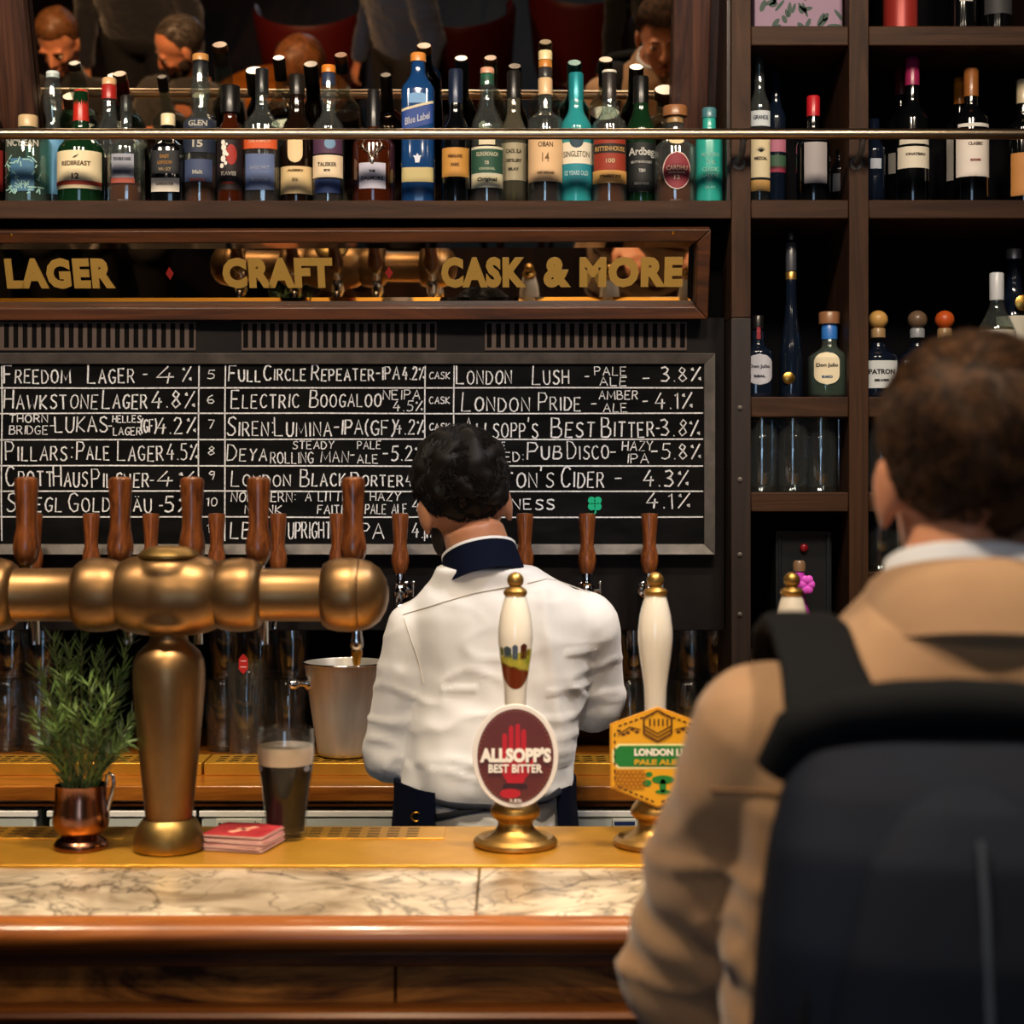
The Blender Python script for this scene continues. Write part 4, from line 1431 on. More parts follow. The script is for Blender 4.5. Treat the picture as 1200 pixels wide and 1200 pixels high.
for px, lab, lc in ((1128, 'dark bottle with small pale label cut by the top edge, topmost cubby shelf', '#b8b2a8'), (1168, 'dark bottle standing farthest out on the topmost cubby shelf', '#3b3a3c')):
    b = B(px, 3.48, -120, 17, 'black', lab, -50, -80, 7.5, group=CG, name='wine_bottle', zbase=z0_)
    lb(b, -20, 6 if px < 1150 else 20, lc, .45 if px < 1150 else .95)

# ------------------------------------------------------------------ drinking glasses
DG = glassm('drinking_glass', '#f4f7f7', refl=.045, haze=.006)


def tumbler(name, r0, r1, h, label, group, fluted=0.):
    t = thing(name, label, 'glass', (0, 0, 0), 0, group)
    sh = (lambda th, hh: 1 + fluted * math.cos(14 * th)) if fluted else None
    prof = [(0, 0), (r0 * .9, 0), (r0, .003), (r0 + (r1 - r0) * .5, h * .5), (r1, h - .001), (r1 - .0008, h), (r1 - .0022, h - .001),
            (r0 + (r1 - r0) * .5 - .0024, h * .5), (r0 - .004, .014), (r0 * .6, .011), (0, .011)]
    obj('glass', G().lathe(prof, 28, shape=sh), glassm('shelf_glass', '#f0f5f6', rough=.05, refl=.085, haze=.008), t, 50)
    return t


proto = tumbler('highball_glass', .031, .033, .15, 'tall clear highball glass in the row on the cubby shelf below the tequila', 'highball glasses in the cubby')
z3 = Z(577, DS)
spots = [(893, 3.41), (929, 3.41), (962, 3.42), (983, 3.49), (905, 3.49), (944, 3.5), (1033, 3.41), (1040, 3.49)]
for i, (px, d) in enumerate(spots):
    o = proto if i == 0 else copy_tree(proto)
    o.location = (X(px, d), d, z3 + .0003)
    if px > 1000:
        o['label'] = 'clear highball glass in the cubby beside the customer\'s ear'
        o['group'] = 'highball glasses beside the inner upright'
proto = tumbler('pint_glass', .034, .044, .152, 'empty pint glass standing in the dark recess under the tap panel', 'pint glasses in the dark recess', .008)
spots = []
for px in (8, 44, 262, 300, 338, 738, 772, 806, 838):
    spots += [(px, 3.62, 0), (px + 8, 3.74, 0), (px + 4, 3.62, 1)]
for i, (px, d, tier) in enumerate(spots):
    o = proto if i == 0 else copy_tree(proto)
    o.location = (X(px, d), d, CT + .0004 + tier * .0)
    if tier:
        o.location = (X(px, d) + .001, d + .0, CT + .1525)
    if px > 700:
        o['label'] = 'empty pint glass stacked in the recess behind the white pump handles'
        o['group'] = 'stacked pint glasses behind the pump handles'
    elif px < 100:
        o['label'] = 'empty pint glass in the recess behind the rosemary'
        o['group'] = 'pint glasses behind the rosemary'
    else:
        o['label'] = 'empty pint glass in the recess between the brass column and the ice bucket'
        o['group'] = 'pint glasses beside the ice bucket'
for i, px in enumerate((1032, 1060, 1090)):
    o = copy_tree(proto)
    o.location = (X(px, 3.43), 3.43, Z(670, 3.40) - .0)
    o['label'] = 'empty pint glass on the low cubby shelf beside the customer\'s collar'
    o['group'] = 'pint glasses in the low cubby'
lg = obj('shelf', G().box(X(1018, DS) + .0005, X(1236, DS) - .0005, .002, .30, Z(670, 3.40) - .022, Z(670, 3.40) - .0003), SHELFWOOD, su, 40, .001)
# one glass carries a red badge
t = tumbler('badged_glass', .034, .043, .2, 'tall beer glass with red hexagon badge in the dark recess', None)
if 'group' in t:
    del t['group']
t.location = (X(289, 3.52), 3.52, CT + .0003)
g = G().prism([(.011 * math.cos(a), .021 * math.sin(a)) for a in [pi / 6 + k * pi / 3 for k in range(6)]], -.0004, .0004)
o = obj('red_badge', g.move(0, -.0437, Z(778, 3.48) - CT), M('badge_red', '#a81f1c', .4), t)
obj('badge_lines', G().box(-.006, .006, -.0445, -.0441, Z(775, 3.48) - CT, Z(774, 3.48) - CT).box(-.006, .006, -.0445, -.0441, Z(782, 3.48) - CT, Z(781, 3.48) - CT), paper('#e8c8c0'), o)

# ------------------------------------------------------------------ black device and pink bottle in the low cubby
zl = Z(778, DS)
t = thing('control_box', 'matt black metal box with red button in the low cubby', 'control box', (X(937, 3.47), 3.47, zl))
hw = 33 * 3.42 / F
hh = Z(622, 3.42) - zl
obj('housing', G().box(-hw, hw, -.05, .1, .0003, hh), M('matt_black_metal', '#15181c', .5, .3), t, 40, .002)
frame(-hw + .006, hw - .006, .008, hh - .008, .006, -.056, -.05, -.053, M('box_rim_metal', '#23282e', .45, .4), t, 'rim_bar')
obj('red_button', G().ell((.0, -.054, Z(642, 3.42) - zl), (.0085, .006, .0085)), M('button_red', '#8a1420', .25, coat=.5), t)
t = thing('pink_bottle', 'small bottle with brown stopper and vivid pink decoration, behind the third pump handle', 'bottle', (X(939, 3.36), 3.385, zl))
hh = Z(670, 3.36) - zl
b = [(.02, .0003), (.024, .004), (.024, hh * .5), (.012, hh * .72), (.0105, hh)]
obj('glass', G().lathe(b, 20), M('pink_glass', '#d24ad0', .25, coat=.3), t)
obj('stopper', G().lathe([(.0125, hh), (.0125, hh + .016), (.009, hh + .021), (0, hh + .021)], 18), capm('#7a6048'), t)
g = G()
for k in range(6):
    a = k * pi / 3
    g.ell((.011 + .008 * math.cos(a), -.028, hh * .86 + .011 * math.sin(a)), (.008, .005, .009))
obj('flower_decoration', g, M('pink_petal', '#e45ae0', .5), t)

# ------------------------------------------------------------------ wall taps on the panel
def tap(px, label):
    d = 3.37
    t = thing('beer_tap', label, 'tap', (X(px, d), d, Z(672, d)), 0, 'wall taps along the panel')
    k = d / F
    g = G().lathe([(0, -.002), (6.5 * k, 0), (9 * k, 6 * k), (10.6 * k, 14 * k), (10 * k, 24 * k), (7.8 * k, 32 * k), (8.2 * k, 40 * k), (10 * k, 66 * k), (9.6 * k, 70 * k), (0, 71 * k)], 20)
    obj('handle', g, TAPWOOD, t)
    obj('ferrule', G().lathe([(5.5 * k, -14 * k), (7 * k, -12 * k), (5 * k, -7 * k), (6.6 * k, -1 * k), (6 * k, 1.5 * k)], 16), CHROME, t)
    g = G().lathe([(0, -.052), (.008, -.05), (.013, -.043), (.014, -.034), (.011, -.026), (.008, -.022)], 18)
    g.tube([(0, .075, -.036), (0, .0, -.036)], .0095, 14)
    obj('body', g, CHROME, t)
    obj('spout', G().tube([(0, -.004, -.04), (0, -.03, -.05), (0, -.046, -.075), (0, -.048, -.105)], [.008, .008, .0075, .007], 14), CHROME, t)
    obj('flow_lever', G().tube([(.01, 0, -.034), (.026, -.004, -.034)], .0035, 10).tube([(.026, -.004, -.046), (.026, -.004, -.02)], .003, 10).ell((.026, -.004, -.018), (.0045, .0045, .0045), None, 12, 8), CHROME, t)
    obj('wall_flange', G().lathe([(.018, .079), (.018, .072), (.012, .068)], 20, (0, 0, -.036), 'y'), CHROME, t)
    return t


for px, lab in ((40, 'wall tap showing behind the first tall tower handle from the rosemary side'),
                (107, 'wall tap with short wooden handle, just before the second tall tower handle'),
                (177, 'wall tap with short wooden handle, above the dome cap of the brass tower'),
                (254, 'wall tap with short wooden handle, just past the third tall tower handle'),
                (326, 'wall tap with short wooden handle, just past the fourth tall tower handle'),
                (396, 'wall tap with short wooden handle, touching the fifth tall tower handle in view'),
                (469, 'wall tap with wooden handle and bare chrome spout beside the barman\'s neck'),
                (542, 'wall tap hidden behind the barman\'s head'),
                (615, 'wall tap whose handle rises behind the barman\'s collar'),
                (688, 'wall tap standing over the barman\'s shoulder under the green clover'),
                (761, 'wall tap nearest the chalkboard\'s outer corner, above the plain white pump handle')):
    if px == 542:
        continue
    tap(px, lab)

# ------------------------------------------------------------------ brass beer tower
TD = 2.52
k = TD / F
tw = thing('beer_tower', 'big antique brass beer font with bulbous horizontal arm on the bar', 'beer tower', (X(198, TD), TD, BT + .006))
zz = lambda py: Z(py, TD) - (BT + .006)
base0 = zz(1000)
P = lambda lst: [(r * k, zz(y)) for r, y in lst]
obj('base_flange', G().lathe([(40.5 * k, 0), (41.8 * k, .003), (41.5 * k, .012), (40 * k, .022), (37 * k, .032), (33 * k, .040), (29 * k, .045), (27 * k, zz(964)), (0, zz(964))], 40), BRONZE2, tw)
obj('column', G().lathe(P([(26, 968), (28, 950), (31, 920), (35, 880), (39, 840), (41.5, 805), (42, 785), (40.5, 773), (36, 764), (29, 757), (24, 753), (22, 748), (22.5, 743), (26, 740)]), 40), BRONZE, tw)
cy = zz(697)
# centre bulb of the arm
g = G()
cbp = []
for i in range(17):
    a = -pi / 2 + pi * i / 16
    cbp.append((max(48 * math.cos(a) ** .75, 0) * k if 0 < i < 16 else 28 * k, cy + 48 * math.sin(a) * k))
cb2 = [(24, 743.5), (30, 742), (40, 738), (48, 729), (52, 714), (52, 697), (50, 682), (46, 670), (41, 661), (36.5, 656.5), (34.5, 654)]
g = G().ell((0, 0, cy), (66 * k, 49 * k, 45 * k), None, 40, 24)
g.lathe([(48 * k * (1 - min(abs(x / 72), 1) ** 3.2) ** .333, x * k) for x in range(-68, 69, 4)], 40, (0, 0, cy), 'x').ell((0, 0, cy), (57 * k, 50 * k, 48 * k), None, 40, 24).lathe(P([(24, 743.5), (29, 742), (37, 738), (44, 730), (46, 715), (40, 700)]), 40)
g.lathe(P([(40, 690), (44, 668), (40, 660), (35, 655)]), 40)
obj('arm_bulb', remesh(g, 'arm_bulb', .003, 14), BRONZE, tw)
obj('dome_cap', G().lathe(P([(33, 655.5), (36, 653), (36, 650), (31, 645), (22, 641), (10, 639.5), (0, 639)]), 40), BRONZE2, tw)


def arm(sgn):
    R = lambda lst: [(r * k, sgn * x * k) for x, r in lst]
    hp = R([(0, 47.5), (12, 47.5), (28, 46.5), (42, 44), (53, 40.5), (60, 37.5), (63, 34)])
    obj('arm_ball', G().lathe(R([(54, 30), (57, 38), (63, 41), (73, 42.8), (84, 43.5), (96, 42.5), (103, 40), (108, 36), (110, 31)]), 36, (0, 0, cy), 'x'), BRONZE, tw)
    obj('arm_pipe', G().lathe(R([(108, 31), (110, 32), (112, 31.2), (145, 31), (178, 31.2), (181, 32)]), 32, (0, 0, cy), 'x'), BRONZE, tw)
    obj('arm_end', G().lathe(R([(179, 31), (181, 36), (187, 40), (198, 43), (212, 43.5), (222, 42.5), (223, 41.5), (224, 42.3), (236, 39), (247, 31), (254, 19), (257, 8), (257.5, 0)]), 36, (0, 0, cy), 'x'), BRONZE, tw)


arm(1)
arm(-1)
for px in (31, 141, 225, 303, 414):
    hx = X(px, 2.6) - tw.location.x
    kk = 2.6 / F
    zb_ = Z(664, 2.6) - tw.location.z
    g = G().lathe([(0, -.001), (6 * kk, 0), (10 * kk, 4 * kk), (14 * kk, 12 * kk), (15.6 * kk, 22 * kk), (14 * kk, 34 * kk), (11.8 * kk, 45 * kk), (11.6 * kk, 56 * kk), (13.4 * kk, 88 * kk), (14 * kk, 99 * kk), (13 * kk, 103 * kk), (9 * kk, 105 * kk), (0, 105.5 * kk)], 24, (hx, .08, zb_))
    h = obj('tap_handle', g, TAPWOOD, tw)
    obj('handle_ferrule', G().lathe([(.0085, -.03), (.0105, -.012), (.008, -.006), (.0095, .001)], 16, (hx, .08, zb_)), CHROME, h)
    obj('faucet', G().tube([(hx, .03, cy), (hx, .075, cy)], .013, 14).lathe([(0, -.075), (.01, -.073), (.0155, -.06), (.0155, -.03), (.009, -.02)], 16, (hx, .08, zb_)), CHROME, h)
    if px < 400:
        obj('tap_spout', G().tube([(hx, .085, cy), (hx, .115, cy - .02), (hx, .125, cy - .05), (hx, .125, cy - .085)], .0085, 12), CHROME, h)
sxx = X(418, 2.53) - tw.location.x
obj('pouring_spout', G().lathe([(.007, zz(736)), (.0075, zz(744)), (.009, zz(750)), (.0095, zz(758)), (.0065, zz(762)), (.0075, zz(766))], 16, (sxx, .01, 0)), CHROME, tw)
obj('spout_tip', G().lathe([(.0082, zz(763)), (.008, zz(768)), (.0048, zz(781)), (.003, zz(781))], 16, (sxx, .01, 0)), BRASS, tw)

# ------------------------------------------------------------------ hand pumps
PORC = M('white_porcelain', '#e9e2d6', .12, coat=.6)
PD = 2.55


def pump(px, label, shift=0.):
    kp = PD / F
    t = thing('hand_pump', label, 'beer pump', (X(px, PD), PD, BT + .0042))
    zp = lambda py: Z(py, PD) - (BT + .0042)
    Q = lambda lst: [(r * kp, zp(y)) for r, y in lst]
    zbase = zp(1000)
    obj('base', G().lathe([(47 * kp, 0), (49.5 * kp, .004), (49 * kp, .009), (44 * kp, .014)] + Q([(38, 982), (30, 977), (24, 972), (20.5, 967), (20.5, 962), (25, 958), (28.5, 954), (29.5, 949), (27, 944), (22, 938), (16, 928), (12, 915)]), 40), BRASSY, t)
    obj('handle', G().lathe(Q([(10, 918), (11.5, 860), (12.5, 825), (13.2, 806), (15.5, 788), (18.5, 768), (20.3, 750), (20.2, 738), (18, 720), (14.5, 706), (12.5, 699), (11.5, 696.5)]), 32), PORC, t, 60)
    obj('ferrule', G().lathe(Q([(12.2, 698), (13.8, 696), (13.8, 692.5), (11.5, 690), (8, 688), (6, 686)]), 24), BRASSY, t)
    obj('knob', G().ell((0, 0, zp(680)), (9.8 * kp, 9.8 * kp, 9.6 * kp), None, 24, 14), BRASSY, t)
    return t, zp, kp


BRASSY = M('pump_brass', '#c29a54', .3, .9, col2='#96703a', nscale=18, lohi=(.3, .75), rough2=.46)
p1, zp, kp = pump(604, 'white porcelain hand pump with hunting scene, carrying the round maroon badge')
# painted picture on the handle: brown ground, green field, horses
g1 = G()
hr = lambda h: [q for q in [(12.5, 825), (13.2, 806), (15.5, 788), (18.5, 768), (20.3, 750), (20.2, 738), (18, 720)]]


def hrad(py):
    p = [(720, 18), (738, 20.2), (750, 20.3), (768, 18.5), (788, 15.5), (806, 13.2), (825, 12.5)]
    for (a, ra), (b, rb) in zip(p[:-1], p[1:]):
        if a <= py <= b:
            return ra + (rb - ra) * (py - a) / (b - a)
    return 13


def paint(name, cols, mat):
    """cols: list of (u, top, bottom) with u from -1 to 1 across the front of the handle"""
    g = G()
    n = 6
    for u, t, b in cols:
        for j in range(n + 1):
            y = t + (b - t) * j / n
            r = (hrad(y) + .22) * kp
            a = u * 1.25
            g.v.append(Vector((r * math.sin(a), -r * math.cos(a), zp(y))))
    for i in range(len(cols) - 1):
        for j in range(n):
            q = i * (n + 1) + j
            g.f.append((q, q + 1, q + n + 2, q + n + 1))
    return obj(name, g, mat, hp1, 60, fix=False)


hp1 = [c for c in kids(p1) if c.name.startswith('handle')][0]
U = [i / 12 * 2 - 1 for i in range(13)]
paint('brown_ground', [(u, 778 + 6 * u + 2, 806 - 16 * abs(u) ** 2.2) for u in U], M('paint_brown', '#6e2d12', .2, coat=.5))
paint('green_field', [(u, 764 - 5 * u, 780 + 6 * u + 2) for u in U], M('paint_field', '#8f9a2e', .2, coat=.5, col2='#c2b34a', nscale=90))
for u0, u1, t, b, c in ((-.62, -.2, 755, 770, '#3c4a52'), (-.15, .12, 753, 772, '#4c5a6c'), (.25, .6, 752, 772, '#4d2416'), (-.9, -.65, 756, 768, '#5d6b2a'), (.62, .8, 758, 768, '#7b6a2a')):
    paint('horse_figure', [(u0 + (u1 - u0) * i / 5, t + 3 * abs(i - 2.5) / 2.5, b - 2 * (i % 2)) for i in range(6)], M('paint_' + c[1:], c, .2, coat=.5))


def clip_disc(out_r, y0, y1):
    return G().prism(out_r, y0, y1)


def ellipse(cx, cz, a, b, n=48, p=2.):
    return [(cx + a * math.copysign(abs(math.cos(2 * pi * i / n)) ** (2 / p), math.cos(2 * pi * i / n)), cz + b * math.copysign(abs(math.sin(2 * pi * i / n)) ** (2 / p), math.sin(2 * pi * i / n))) for i in range(n)]


yc = -.036
cz = zp(881)
c1 = obj('badge', clip_disc(ellipse(0, cz, 49.5 * kp, 60 * kp), yc - .004, yc), M('badge_white', '#e6e0dc', .35, coat=.3), p1, 40, .0008, 'oval maroon badge with red hand')
obj('badge_face', clip_disc(ellipse(0, cz, 44 * kp, 54.5 * kp), yc - .0047, yc - .0038), M('badge_maroon', '#5c2416', .4, coat=.3, col2='#5a1d14', nscale=30), c1)
dash = G()
for i in range(64):
    a = 2 * pi * i / 64
    x, z = 41.5 * kp * math.cos(a), cz + 52 * kp * math.sin(a)
    dash.prism([(x - .0006, z - .0006), (x + .0006, z - .0006), (x + .0006, z + .0006), (x - .0006, z + .0006)], yc - .0052, yc - .0046)
obj('dotted_border', dash, M('badge_dots', '#a8714a', .4), c1)
h = G()
ff = yc - .0055
for i, (fx, top) in enumerate(((-12.5, 855), (-5, 846), (2.5, 844), (9.5, 850))):
    h.prism([((fx + r * 2.8) * kp, zp(y)) for r, y in ((-1, 884), (1, 884), (1, top + 3), (.6, top), (-.6, top), (-1, top + 3))], ff, ff + .001)
h.prism([(x * kp, zp(y)) for x, y in ((-15.5, 884), (12.5, 884), (13, 902), (9, 912), (-9, 912), (-15, 902))], ff, ff + .001)
h.prism([(x * kp, zp(y)) for x, y in ((12, 898), (19, 884), (22, 880), (23, 884), (18, 897), (13, 906))], ff, ff + .001)
obj('red_hand', h, M('badge_red_hand', '#b3121a', .35), c1)
obj('dark_cuff', G().prism([(x * kp, zp(y)) for x, y in ((-14, 913), (13, 913), (14, 918), (-15, 918))], ff, ff + .001), M('badge_dark', '#33100d', .4), c1)
obj('red_cuff', G().prism(ellipse(-6 * kp, zp(924), 12 * kp, 5.5 * kp, 20), ff, ff + .001), M('badge_red_hand', '#b3121a', .35), c1)
for s, x0, x1, y0, y1, bo in (("ALLSOPP'S", -41, 41, 888, 871, .0012), ('BEST BITTER', -31, 31, 900, 890, .0006), ('3.8%', -7, 7, 934, 930, .0002)):
    t = fit(text_g(s, .02, bo, 1.02, .0004), x0 * kp, x1 * kp, zp(y0), zp(y1))
    obj('lettering', t.move(0, ff - .001, 0), M('badge_letter', '#f1ece6', .5), c1)
obj('badge_stem', G().box(-.006, .006, yc, 0, cz - .02, cz + .02), BRASSY, p1)

p2, zp, kp = pump(768, 'plain white porcelain hand pump carrying the yellow hexagon badge')
cz = zp(884)
hexo = [(0, 60), (-55, 40), (-55, -34), (0, -57), (55, -34), (55, 40)]
c2 = obj('badge', G().prism([(x * kp, cz + z * kp) for x, z in hexo], yc - .004, yc), M('badge_yellow_edge', '#c98a12', .4), p2, 40, .0008, 'yellow hexagon badge with green band')
obj('badge_face', G().prism([(x * kp * .96, cz + z * kp * .96) for x, z in hexo], yc - .0047, yc - .0038), M('badge_yellow', '#e2a51c', .4, coat=.3), c2)
ff = yc - .0053
BR = M('badge_brown_ink', '#5a3208', .5)
dash = G()
for i in range(6):
    a, b = hexo[i], hexo[(i + 1) % 6]
    for j in range(1, 8):
        f = j / 8
        x, z = (a[0] + (b[0] - a[0]) * f) * .9, (a[1] + (b[1] - a[1]) * f) * .9
        L = math.hypot(b[0] - a[0], b[1] - a[1])
        tx, tz = (b[0] - a[0]) / L * 2, (b[1] - a[1]) / L * 2
        dash.prism([((x - tx - tz * .5) * kp, cz + (z - tz + tx * .5) * kp), ((x - tx + tz * .5) * kp, cz + (z - tz - tx * .5) * kp), ((x + tx + tz * .5) * kp, cz + (z + tz - tx * .5) * kp), ((x + tx - tz * .5) * kp, cz + (z + tz + tx * .5) * kp)], ff, ff + .0007)
obj('dashed_border', dash, BR, c2)
GRN = M('badge_green', '#1f7a34', .4)
obj('green_band', G().prism([(x * kp, cz + z * kp) for x, z in ((-44, -9), (-50, -3), (-50, 9), (-44, 15), (50, 15), (50, -9))], ff, ff + .0007), GRN, c2)
obj('band_line', G().prism([(x * kp, cz + z * kp) for x, z in ((-46, -11.5), (-52.5, -4), (-52.5, 10), (-46, 17.5), (52, 17.5), (52, -11.5))], ff + .0004, ff + .0008), M('badge_cream_line', '#e8dca0', .5), c2)
for s, x0, x1, z0, z1, m in (('LONDON LUSH', -27, 45, 3.5, 12, M('badge_letter', '#f1ece6', .5)), ('PALE ALE 3.8', -27, 40, -7, -.5, M('badge_gold_letter', '#c9a02c', .5))):
    obj('lettering', fit(text_g(s, .01, .0005, 1, .0003), x0 * kp, x1 * kp, cz + z0 * kp, cz + z1 * kp).move(0, ff - .0006, 0), m, c2)
g = G()
hx = [(0, 18), (-16, 9), (-16, -9), (0, -18), (16, -9), (16, 9)]
hs = [(x * 1., z + 38) for x, z in hx]
for i in range(6):
    a, b = hs[i], hs[(i + 1) % 6]
    ribbon(g, [(a[0] * kp, cz + a[1] * kp), (b[0] * kp, cz + b[1] * kp)], ff, .0026)
for z in (31, 35.5):
    ribbon(g, [(-16 * kp, cz + (z + 5) * kp - .003), (0, cz + (z - 6) * kp), (16 * kp, cz + (z + 5) * kp - .003)], ff, .0016)
for x in (-9, -4, 1, 6, 11):
    ribbon(g, [(x * kp, cz + 38 * kp), (x * kp, cz + 46 * kp)], ff, .0024)
obj('hexagon_emblem', g, BR, c2)
g = G()
rnd = random.Random(4)
for sgn in (-1, 1):
    for j in range(5):
        x, z = sgn * (24 + 5.2 * j), 31 + 3 * math.sin(j * 1.7)
        g.prism(ellipse(x * kp, cz + z * kp, 2.6 * kp, 1.6 * kp, 10), ff, ff + .0007)
    ribbon(g, [(sgn * 20 * kp, cz + 34 * kp), (sgn * 32 * kp, cz + 37 * kp), (sgn * 46 * kp, cz + 28 * kp)], ff, .0011)
obj('hop_drawing', g, BR, c2)
g = G()
for j in range(5):
    for i in range(7):
        x, z = -48 + i * 5 + (j % 2) * 2.5, -15 - j * 4.3
        if z < -34 - (x + 55) * -.0 and x < -40:
            continue
        pts = [(x + 2.6 * math.cos(pi / 6 + q * pi / 3), z + 2.4 * math.sin(pi / 6 + q * pi / 3)) for q in range(7)]
        ribbon(g, [(a * kp, cz + b * kp) for a, b in pts], ff, .0007)
obj('honeycomb_drawing', g, M('badge_amber_ink', '#a8650a', .5), c2)
g = G()
for x, z, a, b in ((6, -24, 13, 5), (6, -31, 4, 8), (6, -38, 9, 2.5), (-12, -28, 5, 4), (-10, -18, 4, 3)):
    g.prism(ellipse(x * kp, cz + z * kp, a * kp, b * kp, 16), ff, ff + .0007)
obj('green_goblet', g, GRN, c2)
obj('badge_stem', G().box(-.006, .006, yc, 0, cz - .02, cz + .02), BRASSY, p2)
pump(928, 'white hand pump of which only brass ball and shoulder rise over the customer\'s strap')

# ------------------------------------------------------------------ pint of stout
QD = 2.60
k = QD / F
pt = thing('pint_of_stout', 'full pint glass of black stout with tan foam, behind the red beer mats', 'beer glass', (X(335, QD), QD, BT + .0042))
H = .168
out = [(22.5, 0), (24.5, .004), (24.5, .03), (27, .06), (30, .09), (32.6, .112), (33.6, .13), (33.4, .15), (32.4, H)]
prof = [(0, 0)] + [(r * k, h) for r, h in out] + [(32.4 * k - .0022, H), (33.4 * k - .0024, .15), (33.6 * k - .0025, .13), (32.6 * k - .0026, .112), (30 * k - .0028, .09), (27 * k - .003, .06), (24.5 * k - .003, .03), (22 * k, .012), (0, .011)]
obj('glass', G().lathe(prof, 40), DG, pt, 50)
ri = [(0, .0115), (21.8 * k, .0125), (24.5 * k - .0026, .03), (27 * k - .0026, .06), (30 * k - .0024, .09), (32.6 * k - .0022, .112)]
hf0, hf1 = .1135, .142
obj('stout', G().lathe(ri + [(32.7 * k - .0022, hf0), (0, hf0)], 40), M('stout', '#060202', .5, spec=.1), pt, 50)
obj('foam', G().lathe([(0, hf0 + .0003), (32.7 * k - .0021, hf0 + .0003), (33.6 * k - .0021, .13), (33.5 * k - .0022, hf1 - .002), (31 * k, hf1), (0, hf1)], 40), M('stout_foam', '#f0d2b4', .8, bump=.1, bscale=250), pt, 50)
for xx in (-27, 27):
    a = math.asin(xx / 32.8)
    r = 32.7 * k + .0006
    g = G()
    for q in range(14):
        th = 2 * pi * q / 14
        aa = a + .16 * math.cos(th) * 1.
        g.v.append(Vector((r * math.sin(aa), -r * math.cos(aa), .110 + .0045 * math.sin(th))))
    g.f.append(tuple(range(14)))
    obj('pint_mark', g, M('etched_mark', '#8f8f94', .5), pt)

# ------------------------------------------------------------------ red beer mats
MATRED = M('beermat_red', '#b4343a', .55, col2='#98242c', nscale=40)
MATEDGE = M('beermat_board', '#e3c0b8', .8)
rnd = random.Random(21)
N = 13
bx, by = X(286, 2.54), 2.545
th = .0019
first = None
for i in range(N):
    s_ = .047
    if first is None:
        first = thing('beer_mat', 'pale-edged red cardboard beer mat within the stack beside the brass base', 'beer mat', (0, 0, 0), 0, 'beer mats in the stack')
        out = []
        for qx, qy, a0 in ((1, 1, 0), (-1, 1, 90), (-1, -1, 180), (1, -1, 270)):
            for j in range(4):
                a = math.radians(a0 + j * 30)
                out.append((qx * (s_ - .007) + .007 * math.cos(a), qy * (s_ - .007) + .007 * math.sin(a)))
        o = obj('card', G().prism(out, 0, th - .0002).xf(Matrix.Rotation(pi / 2, 4, 'X')).xf(Matrix.Translation((0, 0, th - .0002))), MATEDGE, first)
        lo = min(v.co.z for v in o.data.vertices)
        for v in o.data.vertices:
            v.co.z -= lo
        o2 = obj('printed_face', G().prism(out, 0, .0002).xf(Matrix.Rotation(pi / 2, 4, 'X')), MATRED, first)
        lo = min(v.co.z for v in o2.data.vertices)
        for v in o2.data.vertices:
            v.co.z += th - .0002 - lo
        t = first
    else:
        t = copy_tree(first)
    t.location = (bx + rnd.uniform(-.0022, .0022), by + rnd.uniform(-.002, .002), BT + .0044 + i * th)
    t.rotation_euler = (0, 0, -.26 + rnd.uniform(-.03, .03))
    if i == N - 1:
        t['label'] = 'topmost red beer mat with pale diagonal print, beside the brass base'
        del t['group']
        q = G().box(-.006, .006, -.026, .026, th, th + .0003)
        q.box(-.012, .012, -.004, .004, th, th + .0003)
        obj('pale_print', q.xf(Matrix.Rotation(-.5, 4, 'Z')), M('beermat_pale_print', '#e8a58c', .6), t)

# ------------------------------------------------------------------ copper mug and rosemary
MD = 2.53
k = MD / F
COPPER = M('copper', '#a67560', .13, 1., col2='#7c5242', nscale=12, rough2=.3)
mg_ = thing('copper_mug', 'copper mug with bulging belly and foot, holding rosemary on the bar', 'mug', (X(95, MD), MD, BT + .0042))
zm = lambda py: Z(py, MD) - (BT + .0042)
prof = [(0, .003), (24 * k, 0), (31 * k, .001), (32 * k, .006), (29 * k, .012), (22 * k, .018), (20 * k, zm(982)), (24 * k, zm(977)), (31 * k, zm(970)), (33 * k, zm(961)), (32 * k, zm(950)), (30 * k, zm(936)), (29.5 * k, zm(922)), (30 * k, zm(919)),
        (28.6 * k, zm(919)), (28.3 * k, zm(922)), (28.8 * k, zm(936)), (30.8 * k, zm(950)), (31.6 * k, zm(961)), (29 * k, zm(970)), (18 * k, zm(977)), (0, zm(978))]
obj('cup', G().lathe(prof, 40), COPPER, mg_, 50)
obj('handle', G().tube([(.039, 0, zm(950)), (.042, 0, zm(940)), (.046, 0, zm(929)), (.0485, 0, zm(918)), (.047, 0, zm(909)), (.042, 0, zm(906)), (.038, 0, zm(911)), (.0375, 0, zm(920))], [.0035, .0034, .0032, .003, .003, .0028, .0026, .003], 10), CHROME, mg_)
LEAFM = M('rosemary_leaf', '#3f5f2c', .5, col2='#6d8a3c', nscale=30, sheen=.2)
STEMM = M('rosemary_stem', '#6b6a3c', .6)
rnd = random.Random(17)


